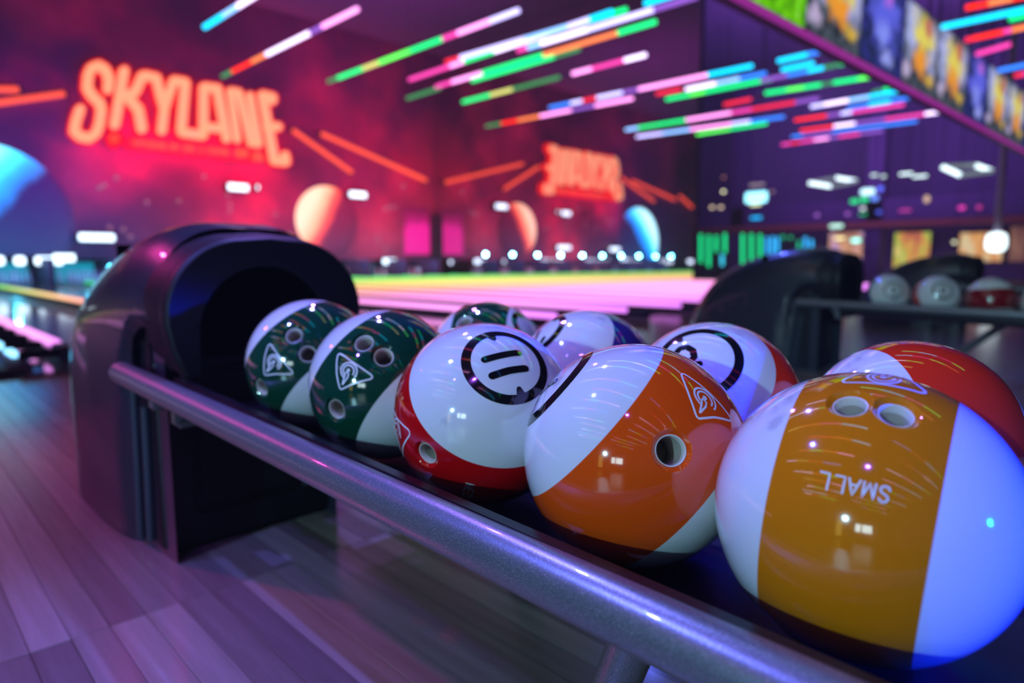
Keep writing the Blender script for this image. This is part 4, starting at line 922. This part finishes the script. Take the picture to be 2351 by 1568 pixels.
for px, py, wp, hp, col, st, lb in (
  (2007, 402, 10, 5, W_, 1.6, 'small white ceiling lamp between the square lights'), (2028, 405, 8, 6, W_, 1.3, 'dimmer white ceiling lamp between the square lights'),
  (2080, 399, 20, 5, W_, 2.2, 'white bar lamp left of the right square light'), (2112, 405, 22, 5, W_, 2.0, 'white bar lamp touching the other bar lamp'),
  (1661, 440, 5, 5, (1.0, 0.95, 0.6), 3.0, 'bright yellow white spot lamp above the green light curtain'), (1662, 407, 5, 5, (0.9, 0.35, 0.3), 0.7, 'faint orange spot lamp high above the curtain'),
  (1635, 476, 8, 6, (1.0, 0.75, 0.55), 1.3, 'cream lamp, left one of a pair'), (1655, 476, 8, 6, (1.0, 0.75, 0.55), 1.3, 'cream lamp, right one of a pair'),
  (1736, 453, 38, 24, (0.30, 0.85, 1.0), 2.6, 'bright cyan white screen glowing in the hall'), (1735, 467, 20, 10, (0.9, 1.0, 0.5), 1.8, 'yellow foot of the cyan white screen'),
  (1738, 424, 26, 5, (0.8, 0.6, 0.7), 0.6, 'faint pinkish lamp over the cyan screen'), (1773, 440, 7, 6, (0.6, 0.35, 0.4), 0.6, 'faint lamp right of the cyan screen'),
  (1736, 500, 20, 6, (0.0, 0.45, 1.0), 1.7, 'blue lamp below the cyan screen'),
  (1992, 440, 22, 14, (0.55, 0.9, 1.0), 2.0, 'white and cyan glow of a game machine'), (2021, 433, 10, 10, (0.08, 0.15, 1.0), 1.6, 'blue glow right of the game machine'), (2008, 455, 12, 12, (0.12, 0.3, 1.0), 1.4, 'blue glow below the game machine'),
  (1962, 462, 14, 10, (0.0, 0.75, 0.2), 1.4, 'green glow left of the game machine'), (1983, 458, 14, 12, (0.0, 0.8, 0.25), 1.3, 'green glow in the middle of the game machine'),
  (1981, 479, 8, 7, (0.9, 1.0, 1.0), 1.3, 'white lamp under the green glow'), (1981, 492, 12, 5, (0.0, 0.6, 0.15), 1.0, 'dark green lamp at the foot of the machine'), (2018, 487, 8, 8, (0.08, 0.12, 0.9), 1.2, 'single blue lamp right of the machine'),
  (1876, 494, 7, 9, (0.45, 0.15, 0.8), 1.0, 'violet lamp left in the hall'), (1946, 491, 8, 7, (0.5, 0.15, 0.8), 1.0, 'violet lamp left of the green machine'),
  (2078, 483, 20, 7, (0.6, 0.05, 0.4), 0.9, 'dull magenta lamp in the middle of the hall'), (2208, 477, 11, 9, (0.9, 0.05, 0.5), 1.2, 'bright magenta lamp on the right of the hall'), (2248, 476, 8, 8, (0.75, 0.05, 0.4), 1.0, 'magenta lamp rightmost in the hall'),
  (2128, 457, 8, 16, (1.0, 0.65, 0.4), 0.9, 'warm lamp standing on the beam'), (2129, 454, 4, 5, (1.0, 0.95, 0.95), 2.0, 'white bulb of the warm lamp'),
  (1920, 519, 22, 8, (0.6, 1.0, 0.85), 1.6, 'pale green white lamp under the beam'), (1965, 552, 16, 10, (0.35, 1.0, 0.85), 2.2, 'aqua lamp above the second hood'), (1928, 547, 18, 6, (1.0, 0.85, 0.4), 1.8, 'yellow lamp above the second hood'),
  (2191, 556, 6, 7, (0.95, 0.95, 0.6), 1.7, 'round yellow white lamp left of the lit doorway')):
    XH = 21.4 + 0.165*nh; nh += 1
    blob_lamp(px, py, wp, hp, col, st, lb, X=XH, grp='lamps in the hall on the right')
# green and blue light curtains
g_ = (0.0, 0.85, 0.28); b__ = (0.03, 0.45, 1.0)
for i, (px, y0_, y1_, c_) in enumerate([(1593, 545, 590, g_), (1609, 538, 603, g_), (1627, 540, 612, g_), (1644, 541, 578, g_), (1664, 536, 580, g_), (1658, 584, 610, (0.05, 0.7, 1.0)), (1705, 537, 606, g_), (1725, 537, 598, g_), (1745, 538, 592, g_), (1761, 545, 583, b__), (1774, 543, 583, b__), (1785, 545, 580, b__),
                                       (1797, 540, 549, (0.0, 0.4, 0.15)), (1815, 542, 549, (0.0, 0.4, 0.15)), (1834, 553, 573, (0.0, 0.4, 0.2)), (1849, 544, 572, b__), (1863, 550, 572, b__)]):
    p0, p1 = at(px, y0_, x=24.5), at(px, y1_, x=24.5); root = empty('light_column', p1)
    tag(root, 'upright glowing light column left above the second hood, %s one from the left' % ['first','second','third','fourth','fifth','low cyan sixth','seventh','eighth','ninth','tenth','eleventh','twelfth','short thirteenth','short fourteenth','fifteenth','sixteenth','seventeenth'][i], 'light column', 'light columns in the hall')
    MB().tube([(0, 0, 0), p0-p1], 0.055, 8).build('light_tube', glow(c_, 1.5), root)
    MB().box((0.085, -0.1, -float(p1[2])-0.0), (0.16, 0.1, float(p0[2]-p1[2])+0.1)).build('mounting_board', m_dark, root, smooth=False)
# lit openings of the restaurant behind
def lit_panel(px0, py0, px1, py1, label, cols, st, X=29.97):
    a, b = at(px0, py0, x=X), at(px1, py1, x=X)
    m = mat('warm_room', (0.05, 0.03, 0.02), 0.6); tc = N(m, 'ShaderNodeTexCoord'); n = N(m, 'ShaderNodeTexNoise'); n.inputs['Scale'].default_value = 1.3; n.inputs['Detail'].default_value = 3
    mp = N(m, 'ShaderNodeMapping'); mp.inputs['Scale'].default_value = (1, 2.2, 0.8); L(m, tc.outputs['Object'], mp.inputs[0]); L(m, mp.outputs[0], n.inputs['Vector'])
    r = ramp(m, cols); L(m, n.outputs[0], r.inputs[0]); L(m, r.outputs[0], bsdf(m).inputs['Emission Color']); bsdf(m).inputs['Emission Strength'].default_value = st
    z0, z1 = sorted((float(a[2]), float(b[2]))); y0, y1 = sorted((float(a[1]), float(b[1]))); z0 = max(z0, 0.02)
    root = empty('lit_window', (X, (y0+y1)/2, z0)); tag(root, label, 'window', 'lit windows of the far room')
    hw_ = (y1-y0)/2; h_ = z1-z0
    MB().box((0, -hw_, 0), (0.03, hw_, h_)).build('pane', m, root, smooth=False)
    f = MB(); f.box((-0.06, -hw_-0.08, -0.02), (0.03, -hw_, h_+0.08)); f.box((-0.06, hw_, -0.02), (0.03, hw_+0.08, h_+0.08)); f.box((-0.06, -hw_, h_), (0.03, hw_, h_+0.08)); f.build('window_frame', m_beam, root, smooth=False)
lit_panel(1905, 535, 1985, 610, 'lit window above the second hood, peach coloured', [(0.35, (0.5, 0.2, 0.15)), (0.5, (0.8, 0.4, 0.2)), (0.65, (0.6, 0.35, 0.7))], 0.9)
lit_panel(2055, 535, 2132, 618, 'tall lit window with yellow green and orange glow', [(0.35, (0.5, 0.12, 0.08)), (0.48, (0.75, 0.35, 0.08)), (0.6, (0.35, 0.55, 0.08)), (0.7, (0.9, 0.6, 0.2))], 1.0)
lit_panel(2205, 535, 2300, 600, 'wide warm lit window near the right edge', [(0.35, (0.45, 0.15, 0.08)), (0.5, (0.8, 0.38, 0.12)), (0.65, (0.75, 0.6, 0.35))], 1.0)
lit_panel(2322, 520, 2400, 600, 'dim striped window at the right edge', [(0.35, (0.12, 0.04, 0.05)), (0.65, (0.30, 0.14, 0.10))], 0.8)
# pendant lamp on a long cord
pp = at(2287, 556, x=20.0); pend = empty('pendant_lamp', pp); tag(pend, 'white glowing pendant lamp on a long cord near the right edge', 'pendant lamp')
MB().lathe([(0.0, 0.24), (0.06, 0.24), (0.19, 0.19), (0.22, 0.05), (0.22, -0.12), (0.15, -0.22), (0.0, -0.24)], 24).build('lamp_shade', glow((0.75, 0.95, 1.0), 2.6), pend)
MB().tube([(0, 0, 0.24), (0.0, 0.0, 9.0-pp[2])], 0.075, 8).build('cord', mat('cord_pale', (0.75, 0.65, 0.9), 0.5, emit=None), pend)
# white lit window and a tall dim yellow pane behind the camera, reflected in the balls
wr = empty('shop_window', (-9.2, -2.65, 1.75), 0.30); tag(wr, 'two paned bright window behind the camera, seen only reflected in the balls', 'window')
for sx in (-1, 1): MB().box((-0.03, sx*0.62-0.55, -0.42), (0.0, sx*0.62+0.55, 0.55), bevel=0.02).build('pane', glow((0.70, 0.95, 1.0), 9.0), wr)
f = MB(); f.box((-0.10, -1.30, 0.56), (-0.0, 1.30, 0.66)); f.box((-0.10, -1.30, -0.52), (-0.0, 1.30, -0.43)); f.box((-0.08, -0.07, -0.43), (0.01, 0.07, 0.56)); f.build('window_frame', m_dark, wr, smooth=False)
wr.location.x = -8.8
yw = empty('shop_window', (-8.8, -0.2, 1.3), 0.0); tag(yw, 'tall dim yellow window behind the camera, reflected in the balls', 'window')
MB().box((-0.03, -0.35, -0.9), (0.0, 0.35, 0.9), bevel=0.02).build('pane', glow((0.9, 0.7, 0.15), 1.6), yw); MB().box((-0.1, -0.42, -1.0), (-0.03, 0.42, 1.0)).build('window_frame', m_dark, yw, smooth=False)
